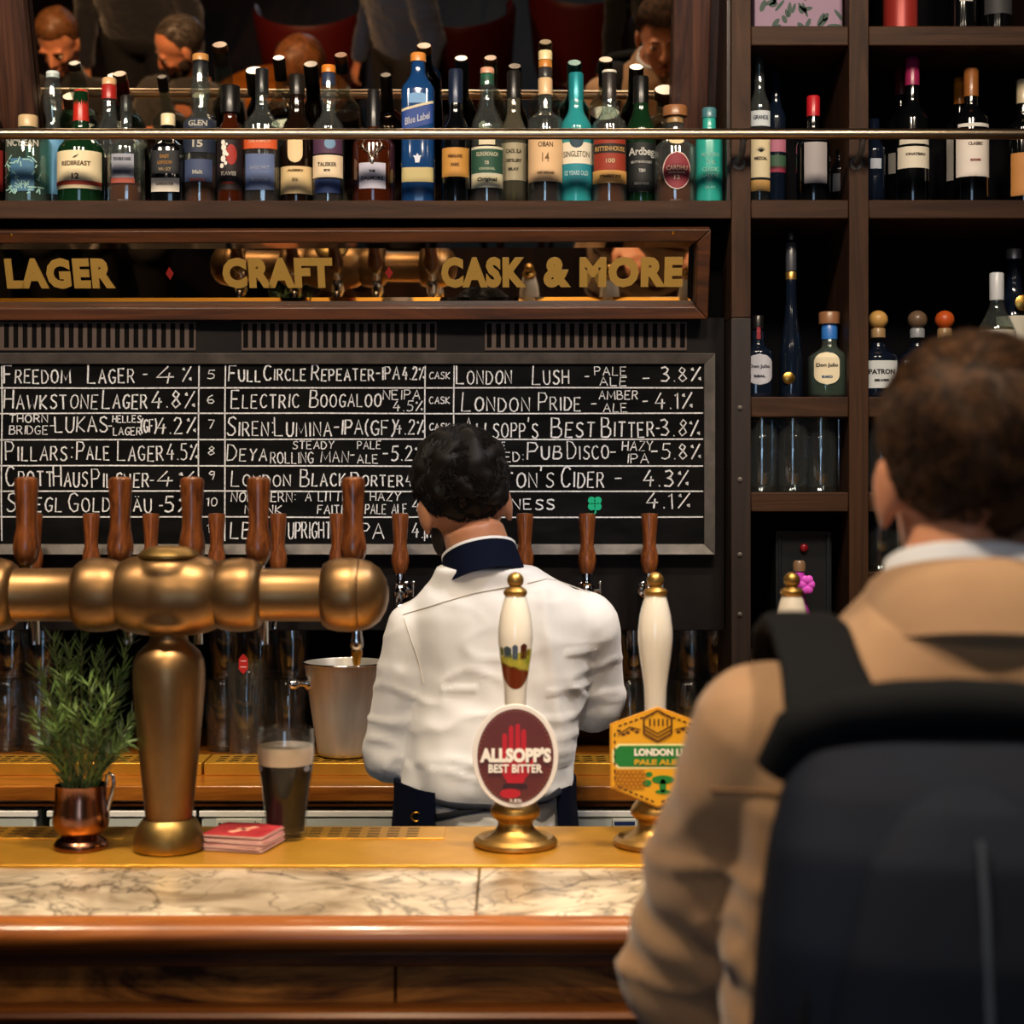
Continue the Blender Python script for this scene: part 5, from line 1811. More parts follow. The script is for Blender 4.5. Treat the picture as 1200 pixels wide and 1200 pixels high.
def sprig(tipx, tipy, tipd, bxo):
    t = thing('rosemary_sprig', 'green rosemary sprig standing in the copper mug', 'herb', (mg_.location.x, mg_.location.y, BT + .0042), 0, 'rosemary sprigs in the copper mug')
    p0 = Vector((bxo[0], bxo[1], zm(972) + .005))
    p3 = Vector((X(tipx, MD + tipd) - mg_.location.x, tipd, Z(tipy, MD + tipd) - (BT + .0042)))
    rim = Vector((bxo[0] * 1.25 + (.008 if p3.x > 0 else -.004), bxo[1] * 1.25, zm(915)))
    l = math.hypot(rim.x, rim.y)
    if l > .024:
        rim.x *= .024 / l
        rim.y *= .024 / l
    pts = []
    for i in range(15):
        f = i / 14
        if f < .3:
            pts.append(p0.lerp(rim, f / .3))
        else:
            g_ = (f - .3) / .7
            mid = rim.lerp(p3, .5) + Vector((0, 0, .02)) + Vector(((rim.x - p0.x) * .8, 0, 0))
            pts.append(rim * (1 - g_) ** 2 + mid * (2 * g_ * (1 - g_)) + p3 * g_ ** 2)
    obj('stem', G().tube(pts, [.0016 - .0009 * i / 14 for i in range(15)], 6), STEMM, t)
    g = G()
    for i in range(4, 15):
        c = pts[i]
        tg = (pts[min(i + 1, 14)] - pts[i - 1]).normalized()
        nl = 5 if i < 13 else 6
        for j in range(nl):
            f = rnd.random()
            cc = c + (pts[i - 1] - c) * f
            a = rnd.uniform(0, 2 * pi)
            o1 = tg.orthogonal().normalized()
            o2 = tg.cross(o1)
            out_ = o1 * math.cos(a) + o2 * math.sin(a)
            up = rnd.uniform(.45, 1.25) * (1 if i > 7 else 1.7)
            dr = (out_ + tg * up).normalized()
            L = rnd.uniform(.016, .029) * (1.1 if i > 5 else .8)
            side = dr.cross(tg).normalized()
            nr = dr.cross(side).normalized()
            w = rnd.uniform(.0011, .0017)
            q = []
            for u, ww in ((0, .6), (.35, 1), (.75, .9), (1, .15)):
                q.append((cc + dr * L * u + tg * (.004 * u * u), w * ww))
            n0 = len(g.v)
            for pnt, ww in q:
                g.v += [pnt + side * ww, pnt + nr * ww * .45, pnt - side * ww]
            for m in range(3):
                b0, b1 = n0 + m * 3, n0 + m * 3 + 3
                g.f += [(b0, b0 + 1, b1 + 1, b1), (b0 + 1, b0 + 2, b1 + 2, b1 + 1), (b0 + 2, b0, b1, b1 + 2)]
    obj('leaves', g, LEAFM, t, 60, fix=False)


for tx, ty, td, bo in ((62, 746, -.01, (-.006, -.004)), (80, 752, .0, (.0, -.01)), (96, 744, .01, (.004, .004)), (112, 770, -.02, (.006, -.006)), (150, 748, .0, (.012, .0)),
                       (138, 790, -.02, (.014, -.006)), (46, 786, .0, (-.012, 0)), (40, 838, -.02, (-.014, -.004)), (58, 812, -.03, (-.01, -.01)), (76, 790, -.035, (-.004, -.014)),
                       (104, 800, -.035, (.004, -.014)), (126, 815, -.04, (.008, -.013)), (156, 842, -.02, (.016, -.004)), (148, 868, -.035, (.014, -.01)), (90, 770, .03, (.0, .012)),
                       (70, 774, .03, (-.008, .01)), (122, 762, .03, (.01, .01)), (88, 832, -.045, (0, -.016)), (66, 850, -.04, (-.008, -.014)), (112, 850, -.045, (.006, -.015)),
                       (52, 872, -.03, (-.012, -.01)), (134, 880, -.03, (.012, -.01))):
    sprig(tx, ty, td, bo)

# ------------------------------------------------------------------ ice bucket
KD = 3.395
k = KD / F
ib = thing('ice_bucket', 'dull aluminium ice bucket with ball handle beside the barman\'s sleeve', 'ice bucket', (X(405, KD), KD, CT + .0256))
zk = lambda py: Z(py, KD) - (CT + .0256)
ALU = M('dull_aluminium', '#cfc8bc', .42, .6, col2='#aaa498', nscale=14, stretch=(1, 1, .15), rough2=.5)
ht = zk(776)
r0, r1 = 33 * k, 48 * k
prof = [(0, 0), (r0 * .8, 0), (r0 * .95, .003), (r0, .009), (r0 * 1.02, .018), (r0 + (r1 - r0) * .5, ht * .5), (r1, ht - .004), (r1 + .003, ht - .002), (r1 + .003, ht), (r1, ht + .001), (r1 - .002, ht - .002), (r0 + (r1 - r0) * .5 - .002, ht * .5), (r0 - .002, .02), (0, .012)]
obj('bucket', G().lathe(prof, 44), ALU, ib, 50)
obj('rolled_rim', G().lathe([(r1 + .003 + .0022 * math.cos(a), ht + .0022 * math.sin(a)) for a in [2 * pi * i / 10 for i in range(10)]], 44, closed=True), CHROME, ib)
for sgn in (-1, 1):
    zc = zk(799)
    rr = r0 + (r1 - r0) * zc / ht
    m = Matrix.Translation((sgn * rr * .94, -.025, zc)) @ Matrix.Rotation(sgn * pi / 2, 4, 'Y') @ Matrix.Rotation(.35, 4, 'X')
    obj('knob_handle', G().lathe([(.014, -.004), (.014, .004), (.009, .007), (.006, .01), (.006, .018), (.009, .021), (.0115, .028), (.009, .036), (.004, .039), (0, .0395)], 20).xf(m), CHROME, ib)

# ------------------------------------------------------------------ people
SKIN = M('skin', '#b9805c', .5, col2='#a56a4a', nscale=14, sheen=.1)
SKIN2 = M('skin_ruddy', '#c98a66', .5, col2='#b87452', nscale=14, sheen=.1)


def folds(me, fn):
    """push vertices along their normals by fn(co, normal)"""
    ns = [v.normal.copy() for v in me.vertices]
    for v, n in zip(me.vertices, ns):
        v.co += n * fn(v.co, n)
    me.update()


def hmat(c, face, roll=0.):
    y = Vector(face).normalized()
    x = y.cross(Vector((0, 0, 1))).normalized()
    z = x.cross(y)
    R = Matrix((x, y, z)).transposed().to_4x4()
    return Matrix.Translation(c) @ R @ Matrix.Rotation(roll, 4, 'Y')


def head_g(g, Hm, beard=0.):
    n0 = len(g.v)
    g.ell((0, -.012, .03), (.074, .094, .086), None, 28, 18)          # cranium
    g.ell((0, .022, -.018), (.062, .071, .085), None, 24, 16)         # face
    g.ell((0, .03, -.07), (.047, .052, .042), None, 20, 12)           # jaw
    g.ell((0, .070, -.092), (.021, .018, .018), None, 14, 10)         # chin
    for s in (-1, 1):
        g.ell((s * .034, .066, -.022), (.022, .02, .018), None, 14, 10)   # cheek
        g.ell((s * .03, .082, .020), (.024, .010, .007), None, 14, 8)     # brow
        g.ell((s * .031, .078, .000), (.015, .009, .008), None, 12, 8)    # eyelid
        e = Euler((.1, s * .12, s * -.35))
        g.ell((s * .078, -.008, -.008), (.007, .019, .032), e, 14, 12)    # ear
        g.ell((s * .076, .002, -.032), (.007, .009, .011), None, 10, 8)
        g.ell((s * .009, .096, -.032), (.0085, .010, .0075), None, 10, 8)  # nostril wing
    g.tube([(0, .084, .016), (0, .094, .0), (0, .104, -.018), (0, .109, -.028), (0, .098, -.036)], [.008, .0085, .0105, .0115, .009], 12)
    g.ell((0, .088, -.057), (.022, .009, .0055), None, 14, 8)
    g.ell((0, .086, -.067), (.019, .010, .0065), None, 14, 8)
    g.xf(Hm, n0)


def hand_g(g, w, f, n, side, curl=.5):
    w, f, n = Vector(w), Vector(f).normalized(), Vector(n)
    n = (n - f * n.dot(f)).normalized()
    s = f.cross(n) * side
    g.cap(w - f * .01, w + f * .07, (.024, .015), (.036, .013), 14, n)
    for o, L in ((-.030, .052), (-.010, .066), (.011, .072), (.031, .062)):
        p = w + f * .075 + s * o
        pts = [w + f * .045 + s * o * .8, p]
        a = curl * .35
        for q in (.45, .32, .23):
            d = f * math.cos(a) - n * math.sin(a)
            p = p + d * L * q
            pts.append(p)
            a += curl * .75
        g.tube(pts, [.009, .0092, .0086, .008, .0068], 10)
    b = w + f * .015 + s * .022
    d = (f * .65 + s * .7 - n * .25).normalized()
    d2 = (f * .9 + s * .25 - n * .4).normalized()
    g.tube([b, b + d * .035, b + d * .035 + d2 * .03, b + d * .035 + d2 * .052], [.013, .0115, .0098, .0078], 10)


def body_g(J, scale=1.):
    g = G()
    head_g(g, J['H'])
    V = lambda k: Vector(J[k])
    ch, pv = V('neck'), V('pelvis')
    acr = (V('shr') - V('shl')).normalized()
    fl = acr.cross((ch - pv).normalized())
    up = (ch - pv).normalized()
    L = (ch - pv).length
    hd = J['H'] @ Vector((0, -.02, -.05))
    g.tube([ch - up * .06, ch + up * .01, hd], [(.075, .062), (.058, .056), (.054, .056)], 18, True, fl)
    g.cap(pv, pv + up * L * .35, (.125, .088), (.108, .08), 22, fl)
    g.cap(pv + up * L * .35, pv + up * L * .78, (.108, .08), (.118, .086), 22, fl)
    g.cap(V('shl').lerp(ch, .25) - up * .03, V('shr').lerp(ch, .25) - up * .03, (.05, .05), None, 16, up)
    for s in 'lr':
        sh, el, wr = V('sh' + s), V('el' + s), V('wr' + s)
        g.cap(sh, el, .047, .037, 16)
        g.cap(el, wr, .038, .026, 16)
        hand_g(g, wr, J.get('hf' + s, tuple(wr - el)), J.get('hn' + s, (0, 0, 1)), 1 if s == 'r' else -1, J.get('curl', .6))
        hp, kn, an = V('hip' + s), V('kn' + s), V('an' + s)
        g.cap(hp, kn, .082, .056, 18)
        g.cap(kn, an, .055, .036, 16)
        ff = Vector(J.get('foot', (0, 1, 0)))
        g.cap(an + Vector((0, 0, -.035)), an + ff * .14 + Vector((0, 0, -.05)), (.036, .032), (.04, .02), 14, (0, 0, 1))
    return g


def scalp(Hm, line, thick, seed, amp=.004, fr=40., voxel=None):
    """cap of hair over the skull. line(az, front) gives the hairline height in head space"""
    g = G()
    nu, nv = 72, 44
    c = Vector((0, -.012, .03))
    R = Vector((.0765, .0965, .0885))
    pts = []
    for j in range(nv + 1):
        ph = pi / 2 - pi * .84 * j / nv
        row = []
        for i in range(nu):
            t = 2 * pi * i / nu
            d = Vector((math.cos(ph) * math.cos(t), math.cos(ph) * math.sin(t), math.sin(ph)))
            p = Vector((d.x * R.x, d.y * R.y, d.z * R.z)) + c
            if p.z < .0:                     # nape narrows towards the neck
                k = min(-p.z / .1, 1)
                p.x *= 1 - .18 * k
                p.y = p.y * (1 - .30 * k) - .0 * k if p.y < 0 else p.y * (1 - .5 * k)
            hl = line(t, d)
            m = max(min((p.z - hl) / .022, 1), -1)
            k = thick(d) * max(m, 0) ** .6 if m > 0 else -.012 * min(-m * 2, 1)
            k += amp * max(m, 0) * noise.noise(p * fr + Vector((seed, 0, 0)))
            row.append(p + d * k)
        pts.append(row)
    g.loft(pts[::1], True, True)
    g.xf(Hm)
    return g


def strands(Hm, line, thick, flow, n, length, rad, seed, wave=0.):
    rnd = random.Random(seed)
    g = G()
    c = Vector((0, -.012, .03))
    R = Vector((.0765, .0965, .0885))
    made = 0
    while made < n:
        z = rnd.uniform(-.85, 1)
        t = rnd.uniform(0, 2 * pi)
        q = math.sqrt(1 - z * z)
        d = Vector((q * math.cos(t), q * math.sin(t), z))
        p = Vector((d.x * R.x, d.y * R.y, d.z * R.z)) + c
        if p.z < 0:
            k = min(-p.z / .1, 1)
            p.x *= 1 - .18 * k
            p.y = p.y * (1 - .30 * k) if p.y < 0 else p.y * (1 - .5 * k)
        if p.z < line(t, d) + .002:
            continue
        made += 1
        th = thick(d)
        p = p + d * th * rnd.uniform(.55, .95)
        L = length(d) * rnd.uniform(.7, 1.25)
        fl = Vector(flow(d))
        fl = fl - d * fl.dot(d)
        fl = fl.normalized() if fl.length > 1e-4 else d.orthogonal().normalized()
        fl = (fl + Vector((rnd.uniform(-1, 1), rnd.uniform(-1, 1), rnd.uniform(-1, 1))) * .28)
        fl = (fl - d * fl.dot(d)).normalized()
        sd = d.cross(fl)
        ns = 4
        n0 = len(g.v)
        ph = rnd.uniform(0, 6)
        for i in range(ns):
            f = i / (ns - 1)
            lift = .35 * math.sin(f * pi * .8)
            pt = p + fl * L * f + d * L * lift * .35 - d * L * L * f * f * 3.5 + sd * wave * math.sin(ph + f * 4.5)
            r = rad * (1 - f * .85)
            g.v += [pt + sd * r, pt - sd * r, pt + d * r * .9]
        for i in range(ns - 1):
            a, b = n0 + i * 3, n0 + i * 3 + 3
            g.f += [(a, a + 1, b + 1, b), (a + 1, a + 2, b + 2, b + 1), (a + 2, a, b, b + 2)]
    g.xf(Hm)
    return g


def short_line(t, d):
    # d.y > 0 is the face side
    if d.y > .45:
        return .072
    if d.y > .05:
        return .072 - (.45 - d.y) / .4 * .075
    if d.y > -.35:
        return -.004 - (.05 - d.y) / .4 * .02
    return -.024 - min((-.35 - d.y) / .4, 1) * .072


EYEW = M('eye_white', '#d9d0c6', .2)
EYED = M('eye_iris', '#2a1a12', .15)


def face_parts(root, Hm, browcol, beard=None):
    for s in (-1, 1):
        g = G().ell((s * .031, .0795, .001), (.0125, .0085, .0062), None, 14, 10).xf(Hm)
        e = obj('eye', g, EYEW, root)
        obj('iris', G().ell((s * .031, .0868, .0), (.005, .0022, .0048), None, 12, 8).xf(Hm), EYED, e)
        obj('eyebrow', G().tube([Hm @ Vector(p) for p in ((s * .013, .0905, .021), (s * .03, .0915, .025), (s * .048, .078, .020))], [.0028, .0034, .0018], 8), browcol, root)
    obj('lips', G().ell((0, .0945, -.0585), (.019, .0045, .0035), None, 14, 8).ell((0, .0935, -.065), (.017, .005, .004), None, 14, 8).xf(Hm), M('lips', '#9c5646', .45), root)
    if beard:
        g = G()
        g.ell((0, .031, -.074), (.0505, .0555, .041), None, 24, 14)
        g.ell((0, .068, -.096), (.0235, .021, .019), None, 16, 10)
        g.ell((0, .094, -.047), (.024, .006, .005), None, 14, 8)
        for s in (-1, 1):
            g.ell((s * .055, .022, -.046), (.011, .028, .03), None, 14, 10)
        obj('beard', g.xf(Hm), beard, root)


# ---- the barman
BD = 3.0
bs = BD / F
bx = lambda px: X(px, BD)
bz = lambda py: Z(py, BD)
bm_ = thing('person', 'barman seen from behind in a white shirt with navy collar band and apron strings', 'person', (0, 0, 0))
HB = hmat((bx(544), 3.03, bz(594)), (-.22, .92, -.34), -.16)
J = dict(H=HB, neck=(bx(566), 2.985, bz(668)), pelvis=(bx(570), 2.985, .98), shl=(bx(486), 3.0, bz(742)), shr=(bx(690), 3.0, bz(732)),
         ell=(bx(462), 3.02, bz(882)), elr=(bx(697), 3.05, bz(822)), wrl=(bx(520), 3.24, bz(868)), wrr=(bx(668), 3.27, bz(830)),
         hipl=(bx(520), 2.99, .93), hipr=(bx(620), 2.99, .93), knl=(bx(515), 3.01, .5), knr=(bx(625), 3.01, .5), anl=(bx(512), 2.97, .09), anr=(bx(628), 2.97, .09), curl=.9)
obj('body', remesh(body_g(J), 'body', .006, 5), SKIN, bm_)
HAIRB = M('black_hair', '#070504', .6, col2='#15100c', nscale=70, spec=.25)
thickB = lambda d: .003 + .021 * max(d.z, 0) ** .8 + .004 * max(-d.y, 0) * (1 if d.z > -.2 else .3)
hr_ = obj('hair', scalp(HB, short_line, thickB, 3., .013, 42), HAIRB, bm_)
obj('hair_strands', strands(HB, short_line, thickB, lambda d: (.35, -.25 + .9 * d.z, -.55 if d.z < .3 else .2), 8000, lambda d: .012 + .026 * max(d.z, 0), .0010, 5, .004), HAIRB, hr_)
face_parts(bm_, HB, HAIRB, M('dark_beard', '#17100c', .7, bump=.4, bscale=400))

# shirt: torso rings measured on the back, joined with the sleeves
SHIRT = M('white_shirt_cotton', '#e6e5e6', .75, col2='#dadadc', nscale=6, sheen=.25, bump=.06, bscale=500)
g = G()
TR = [(985, 572, 90, .112, 2.99), (955, 571, 92, .116, 2.985), (932, 570, 93, .118, 2.985), (915, 570, 97, .128, 2.985), (890, 572, 99, .132, 2.988), (850, 578, 99, .128, 2.993),
      (810, 586, 101, .124, 3.0), (775, 590, 106, .124, 3.003), (745, 590, 112, .122, 3.004), (722, 589, 113, .116, 3.003), (702, 588, 103, .104, 3.0), (686, 583, 83, .088, 2.996), (672, 574, 66, .086, 2.99), (662, 569, 56, .082, 2.985)]
g.loft([[(bx(cx) + a * bs * math.copysign(abs(math.cos(t)) ** .85, math.cos(t)), yc + b * math.copysign(abs(math.sin(t)) ** .9, math.sin(t)), bz(py)) for t in [2 * pi * i / 40 for i in range(40)]] for py, cx, a, b, yc in TR])
for s, q in (('l', (486, 690)), ('r', (690, 486))):
    sh, el, wr = Vector(J['sh' + s]), Vector(J['el' + s]), Vector(J['wr' + s])
    g.cap(sh + Vector((.012 if s == 'l' else -.012, 0, -.008)), el, (.066, .067), (.056, .058), 20)
    g.cap(el, el.lerp(wr, .86), .056, .040, 18)
    g.ell(el + Vector((0, -.006, -.008)), (.054, .056, .052))
me = remesh(g, 'shirt', .0065, 9)


def shirt_fold(p, n):
    px_, pz_ = (p.x - bx(585)), p.z
    a = noise.noise(Vector((p.x * 9 + p.z * 5, p.y * 5, p.z * 21)))
    b = noise.noise(Vector((p.x * 26 + p.z * 12, 3 + p.y * 10, p.z * 9)))
    r = (1 - abs(a) * 2.2) ** 3 if abs(a) < .45 else 0
    k = .0042 * r * (.35 + .65 * min(max((1.42 - p.z) / .15, 0), 1)) + .0028 * b
    if p.z < 1.17 and abs(px_) < .2:
        k += .003 * math.sin(p.x * 95 + 4 * noise.noise(p * 8))
    # soft vertical fold below the shoulder blades
    k += .006 * math.exp(-((p.x - bx(640) - (1.4 - p.z) * .12) / .012) ** 2) * (1 if p.z < 1.47 else 0)
    for yy, x0, x1 in ((800, 520, 560), (801, 640, 690), (760, 660, 700)):
        if bx(x0) < p.x < bx(x1):
            k += .004 * math.exp(-((p.z - bz(yy) - .05 * (p.x - bx(x0))) / .004) ** 2)
    return k


folds(me, shirt_fold)
shirt = obj('shirt', me, SHIRT, bm_)
bvh = BVHTree.FromPolygons([v.co.copy() for v in me.vertices], [tuple(p.vertices) for p in me.polygons])


def on_back(px, py, tree=bvh, d=BD, off=.0008):
    p = Vector((X(px, d), 1., Z(py, d)))
    h = tree.ray_cast(p, Vector((0, 1, 0)))
    return h[0] + Vector((0, -off, 0)) if h[0] else None


def seam(pts, r, tree=bvh, d=BD, n=26):
    out = []
    for i in range(n):
        f = i / (n - 1) * (len(pts) - 1)
        a = min(int(f), len(pts) - 2)
        u = f - a
        q = on_back(pts[a][0] + (pts[a + 1][0] - pts[a][0]) * u, pts[a][1] + (pts[a + 1][1] - pts[a][1]) * u, tree, d)
        if q:
            out.append(q)
    return out


SEAMM = M('shirt_seam_thread', '#c4bdb4', .8)
for pts in ([(474, 718), (520, 702), (560, 690), (600, 683)], [(618, 680), (640, 676), (668, 684), (690, 694)], [(476, 722), (484, 745), (492, 768), (499, 795)]):
    q = seam(pts, .001)
    if len(q) > 4:
        obj('seam', G().tube(q, .0011, 6), SEAMM, shirt)
# standing collar band: navy with white edge
NAVY = M('navy_cotton', '#070d20', .9, spec=.1, bump=.08, bscale=400)
cn = Vector((bx(563), 2.99, bz(655)))
axis = Vector((-.20, .34, .92)).normalized()
ux = axis.orthogonal().normalized()
ux = (Vector((1, 0, 0)) - axis * axis.x).normalized()
uy = axis.cross(ux)


def band(h0, h1, r0, r1, t, k=1.16):
    rings = []
    for h, r in ((h0, r0), ((h0 + h1) / 2, (r0 + r1) / 2), (h1, r1), (h1, r1 - t), (h0, r0 - t)):
        rings.append([tuple(cn + axis * h + ux * (r * math.cos(a)) + uy * (r * k * math.sin(a))) for a in [2 * pi * i / 40 for i in range(40)]])
    rings.append(rings[0])
    return G().loft(rings, True, False)


col_ = obj('collar_band', band(-.044, .012, .0740, .0655, .004), NAVY, bm_)
obj('collar_edge', band(.0105, .0155, .0668, .0663, .006), SHIRT, col_, label='white collar edge')
# trousers, shoes, apron and strings
g = G()
for s in 'lr':
    hp, kn, an = Vector(J['hip' + s]), Vector(J['kn' + s]), Vector(J['an' + s])
    g.cap(hp, kn, .097, .075, 18)
    g.cap(kn, an + Vector((0, 0, .02)), .073, .06, 18)
g.cap((bx(570), 2.988, .93), (bx(570), 2.988, 1.0), (.138, .108), None, 22, (0, 1, 0))
obj('trousers', remesh(g, 'trousers', .01, 4), M('black_trousers', '#121216', .85), bm_)
g = G()
for s in 'lr':
    an = Vector(J['an' + s])
    g.cap(an + Vector((0, -.03, -.042)), an + Vector((0, .17, -.05)), (.05, .045), (.048, .036), 16, (0, 0, 1))
obj('shoes', remesh(g, 'shoes', .008, 4), M('black_leather', '#0d0c0c', .35), bm_)
acx, aa, ab, ay = bx(569), .158, .138, 2.985
rings = []
AT = [i / 40 for i in range(41)]
t0, t1 = math.radians(-38), math.radians(238)
for py, k in ((908, 1.), (930, 1.0), (970, 1.03), (1080, 1.05), (1300, 1.08)):
    ring = []
    for f in AT:
        t = t0 + (t1 - t0) * f
        edge = max(0, (abs(f - .5) - .3) / .2)
        z = bz(py) - (.008 if py < 920 else 0) * edge
        ring.append((acx + aa * k * math.cos(t) + .003 * math.sin(t * 9), ay + ab * k * math.sin(t), z))
    rings.append(ring)
inner = [[(acx + (x - acx) * .975, ay + (y - ay) * .975, z) for x, y, z in r] for r in rings]
g = G().loft(rings, False, False)
n_ = len(g.v)
g.loft(inner, False, False)
m = len(AT)
for i in range(len(rings) - 1):
    for e in (0, m - 1):
        g.f.append((i * m + e, (i + 1) * m + e, n_ + (i + 1) * m + e, n_ + i * m + e))
for k in range(m - 1):
    for r in (0, len(rings) - 1):
        g.f.append((r * m + k, r * m + k + 1, n_ + r * m + k + 1, n_ + r * m + k))
apron = obj('apron', g, NAVY, bm_)
sm = M('apron_string', '#0b0f1c', .85)
for pts in ([(486, 918), (505, 922), (530, 926), (560, 928), (600, 929), (640, 922), (655, 914)], [(500, 946), (520, 940), (545, 933), (575, 929), (606, 928)]):
    q = [p + Vector((0, -.004, 0)) for p in seam(pts, .001, n=30)]
    if len(q) > 4:
        obj('apron_string', G().tube(q, [(.0055, .003)] * len(q), 8, True, (0, 1, 0)), sm, apron)
gp = Vector((bx(492), ay - ab * math.sin(math.acos(min(1, abs(bx(492) - acx) / (aa * 1.02)))) - .004, bz(942)))
obj('apron_eyelet', G().lathe([(.0075 + .0018 * math.cos(a), .0018 * math.sin(a)) for a in [2 * pi * i / 8 for i in range(8)]], 18, tuple(gp), 'y', closed=True), BRASS, apron)

# ---- the customer with the tan coat
CD = 1.5
cs = CD / F
cx_ = lambda px: X(px, CD)
cz_ = lambda py: Z(py, CD)
cu_ = thing('person', 'customer seen from behind in a tan coat with white collar, short brown hair', 'person', (0, 0, 0))
HC = hmat((.408, 1.515, 1.655), (.06, 1, -.03), .0)
CX = .385
J = dict(H=HC, neck=(.392, 1.495, 1.555), pelvis=(CX, 1.5, 1.0), shl=(.222, 1.5, 1.428), shr=(.555, 1.49, 1.435), ell=(.170, 1.62, 1.195), elr=(.63, 1.62, 1.2),
         wrl=(.27, 1.85, 1.135), wrr=(.52, 1.85, 1.135), hipl=(.30, 1.5, .93), hipr=(.47, 1.5, .93), knl=(.295, 1.52, .5), knr=(.475, 1.52, .5), anl=(.29, 1.48, .09), anr=(.48, 1.48, .09), curl=.8)
obj('body', remesh(body_g(J), 'body', .006, 5), SKIN2, cu_)
HAIRC = M('brown_hair', '#160d07', .65, col2='#4a2f19', nscale=60, spec=.2)
thickC = lambda d: .003 + .011 * max(d.z, 0) ** .7 + .004 * max(-d.y, 0) * max(.4 + d.z, 0)
hr_ = obj('hair', scalp(HC, short_line, thickC, 9., .005, 30), HAIRC, cu_)
obj('hair_strands', strands(HC, short_line, thickC, lambda d: (.15 + .5 * d.x, .2 if d.z > .55 else -.1, -1.0 if d.z < .6 else .0), 9000, lambda d: .008 + .022 * max(d.z + .1, 0), .0007, 8, .002), HAIRC, hr_)
face_parts(cu_, HC, HAIRC)
COAT = M('tan_coat_cotton', '#a5805a', .75, col2='#977250', nscale=7, sheen=.25, bump=.05, bscale=600)
g = G()
CR = [(.72, CX, .235, .17), (.9, CX, .215, .155), (1.05, CX, .2, .14), (1.2, CX, .196, .132), (1.32, CX, .2, .13), (1.40, CX, .205, .125), (1.445, CX + .002, .198, .116), (1.478, CX + .003, .172, .112), (1.505, CX + .004, .138, .106), (1.53, CX + .006, .109, .098), (1.552, CX + .008, .087, .084), (1.57, CX + .009, .076, .072)]
g.loft([[(c + a * math.copysign(abs(math.cos(t)) ** .88, math.cos(t)), 1.5 + b * math.sin(t), z) for t in [2 * pi * i / 44 for i in range(44)]] for z, c, a, b in CR])
for s in 'lr':
    sh, el, wr = Vector(J['sh' + s]), Vector(J['el' + s]), Vector(J['wr' + s])
    g.cap(sh, el, (.068, .07), (.066, .066), 22)
    g.ell(el + Vector((0, 0, -.012)), (.066, .066, .062))
    g.cap(el, el.lerp(wr, .9), .066, .05, 20)
me = remesh(g, 'coat', .007, 8)


def coat_fold(p, n):
    a = noise.noise(Vector((p.x * 10 - p.z * 6, p.y * 6, p.z * 15 + 4)))
    b = noise.noise(Vector((p.x * 22, p.y * 14 + 2, p.z * 8)))
    low = min(max((1.42 - p.z) / .1, 0), 1)
    r = max(1 - abs(a) * 2.4, 0) ** 3
    k = (.006 * r + .004 * b) * (.2 + .8 * low)
    if p.x < .21:      # sleeve: slanting folds towards the elbow
        k += .005 * math.sin((p.z * 1.0 + p.x * .9) * 62 + 5 * noise.noise(p * 9)) * low * .6
    return k


folds(me, coat_fold)
coat = obj('coat', me, COAT, cu_)
cbvh = BVHTree.FromPolygons([v.co.copy() for v in me.vertices], [tuple(p.vertices) for p in me.polygons])
SEAMC = M('coat_seam', '#7d5a36', .8)
for pts in ([(826, 915), (850, 913), (880, 911), (905, 910)],):
    q = seam(pts, .001, cbvh, CD)
    if len(q) > 4:
        obj('seam', G().tube(q, .0016, 6), SEAMC, coat)
# turned-down coat collar and the white shirt collar above it
def ring_band(c, ax, prof, k=1.05, n=56, gap=0.):
    ax = Vector(ax).normalized()
    ux = (Vector((1, 0, 0)) - ax * ax.x).normalized()
    uy = ax.cross(ux)
    c = Vector(c)
    rings = [[tuple(c + ax * h + ux * (r * math.cos(a)) + uy * (r * k * math.sin(a))) for a in [2 * pi * i / n for i in range(n)]] for r, h in prof]
    rings.append(rings[0])
    return G().loft(rings, True, False)


nc = (.399, 1.497, 1.540)
axc = (0.03, .26, 1)
obj('coat_collar', ring_band(nc, axc, [(.070, .028), (.0775, .034), (.085, .027), (.092, .010), (.098, -.014), (.102, -.034), (.099, -.037), (.093, -.018), (.084, .0), (.072, -.02)]), COAT, cu_)
obj('shirt_collar', ring_band(nc, axc, [(.0635, -.01), (.0625, .044), (.0645, .052), (.069, .049), (.0735, .026), (.073, -.01)]), M('white_collar_cotton', '#e6e6ea', .7, sheen=.2), cu_)
g = G()
for s in 'lr':
    hp, kn, an = Vector(J['hip' + s]), Vector(J['kn' + s]), Vector(J['an' + s])
    g.cap(hp, kn, .1, .078, 18)
    g.cap(kn, an + Vector((0, 0, .02)), .075, .062, 18)
obj('trousers', remesh(g, 'trousers', .01, 4), M('charcoal_trousers', '#1b1c22', .85), cu_)
g = G()
for s in 'lr':
    an = Vector(J['an' + s])
    g.cap(an + Vector((0, -.03, -.042)), an + Vector((0, .17, -.05)), (.05, .045), (.048, .036), 16, (0, 0, 1))
obj('shoes', remesh(g, 'shoes', .008, 4), M('brown_leather', '#2a1a10', .35), cu_)

# ---- backpack
PACK = M('navy_black_nylon', '#090e1a', .75, col2='#0d1422', nscale=8, spec=.2, sheen=0., bump=.12, bscale=420)
PACK2 = M('black_webbing', '#07080b', .8, spec=.2, bump=.2, bscale=500)
bp_ = thing('backpack', 'navy-black backpack with padded top handle worn over the tan coat', 'backpack', (.335, 1.275, .98), math.radians(-4))


def prings(lst, n=48):
    return [[(c + a * math.copysign(abs(math.cos(t)) ** (2 / e), math.cos(t)), y + b * math.copysign(abs(math.sin(t)) ** (2 / e), math.sin(t)), z) for t in [2 * pi * i / n for i in range(n)]] for z, c, a, b, y, e in lst]


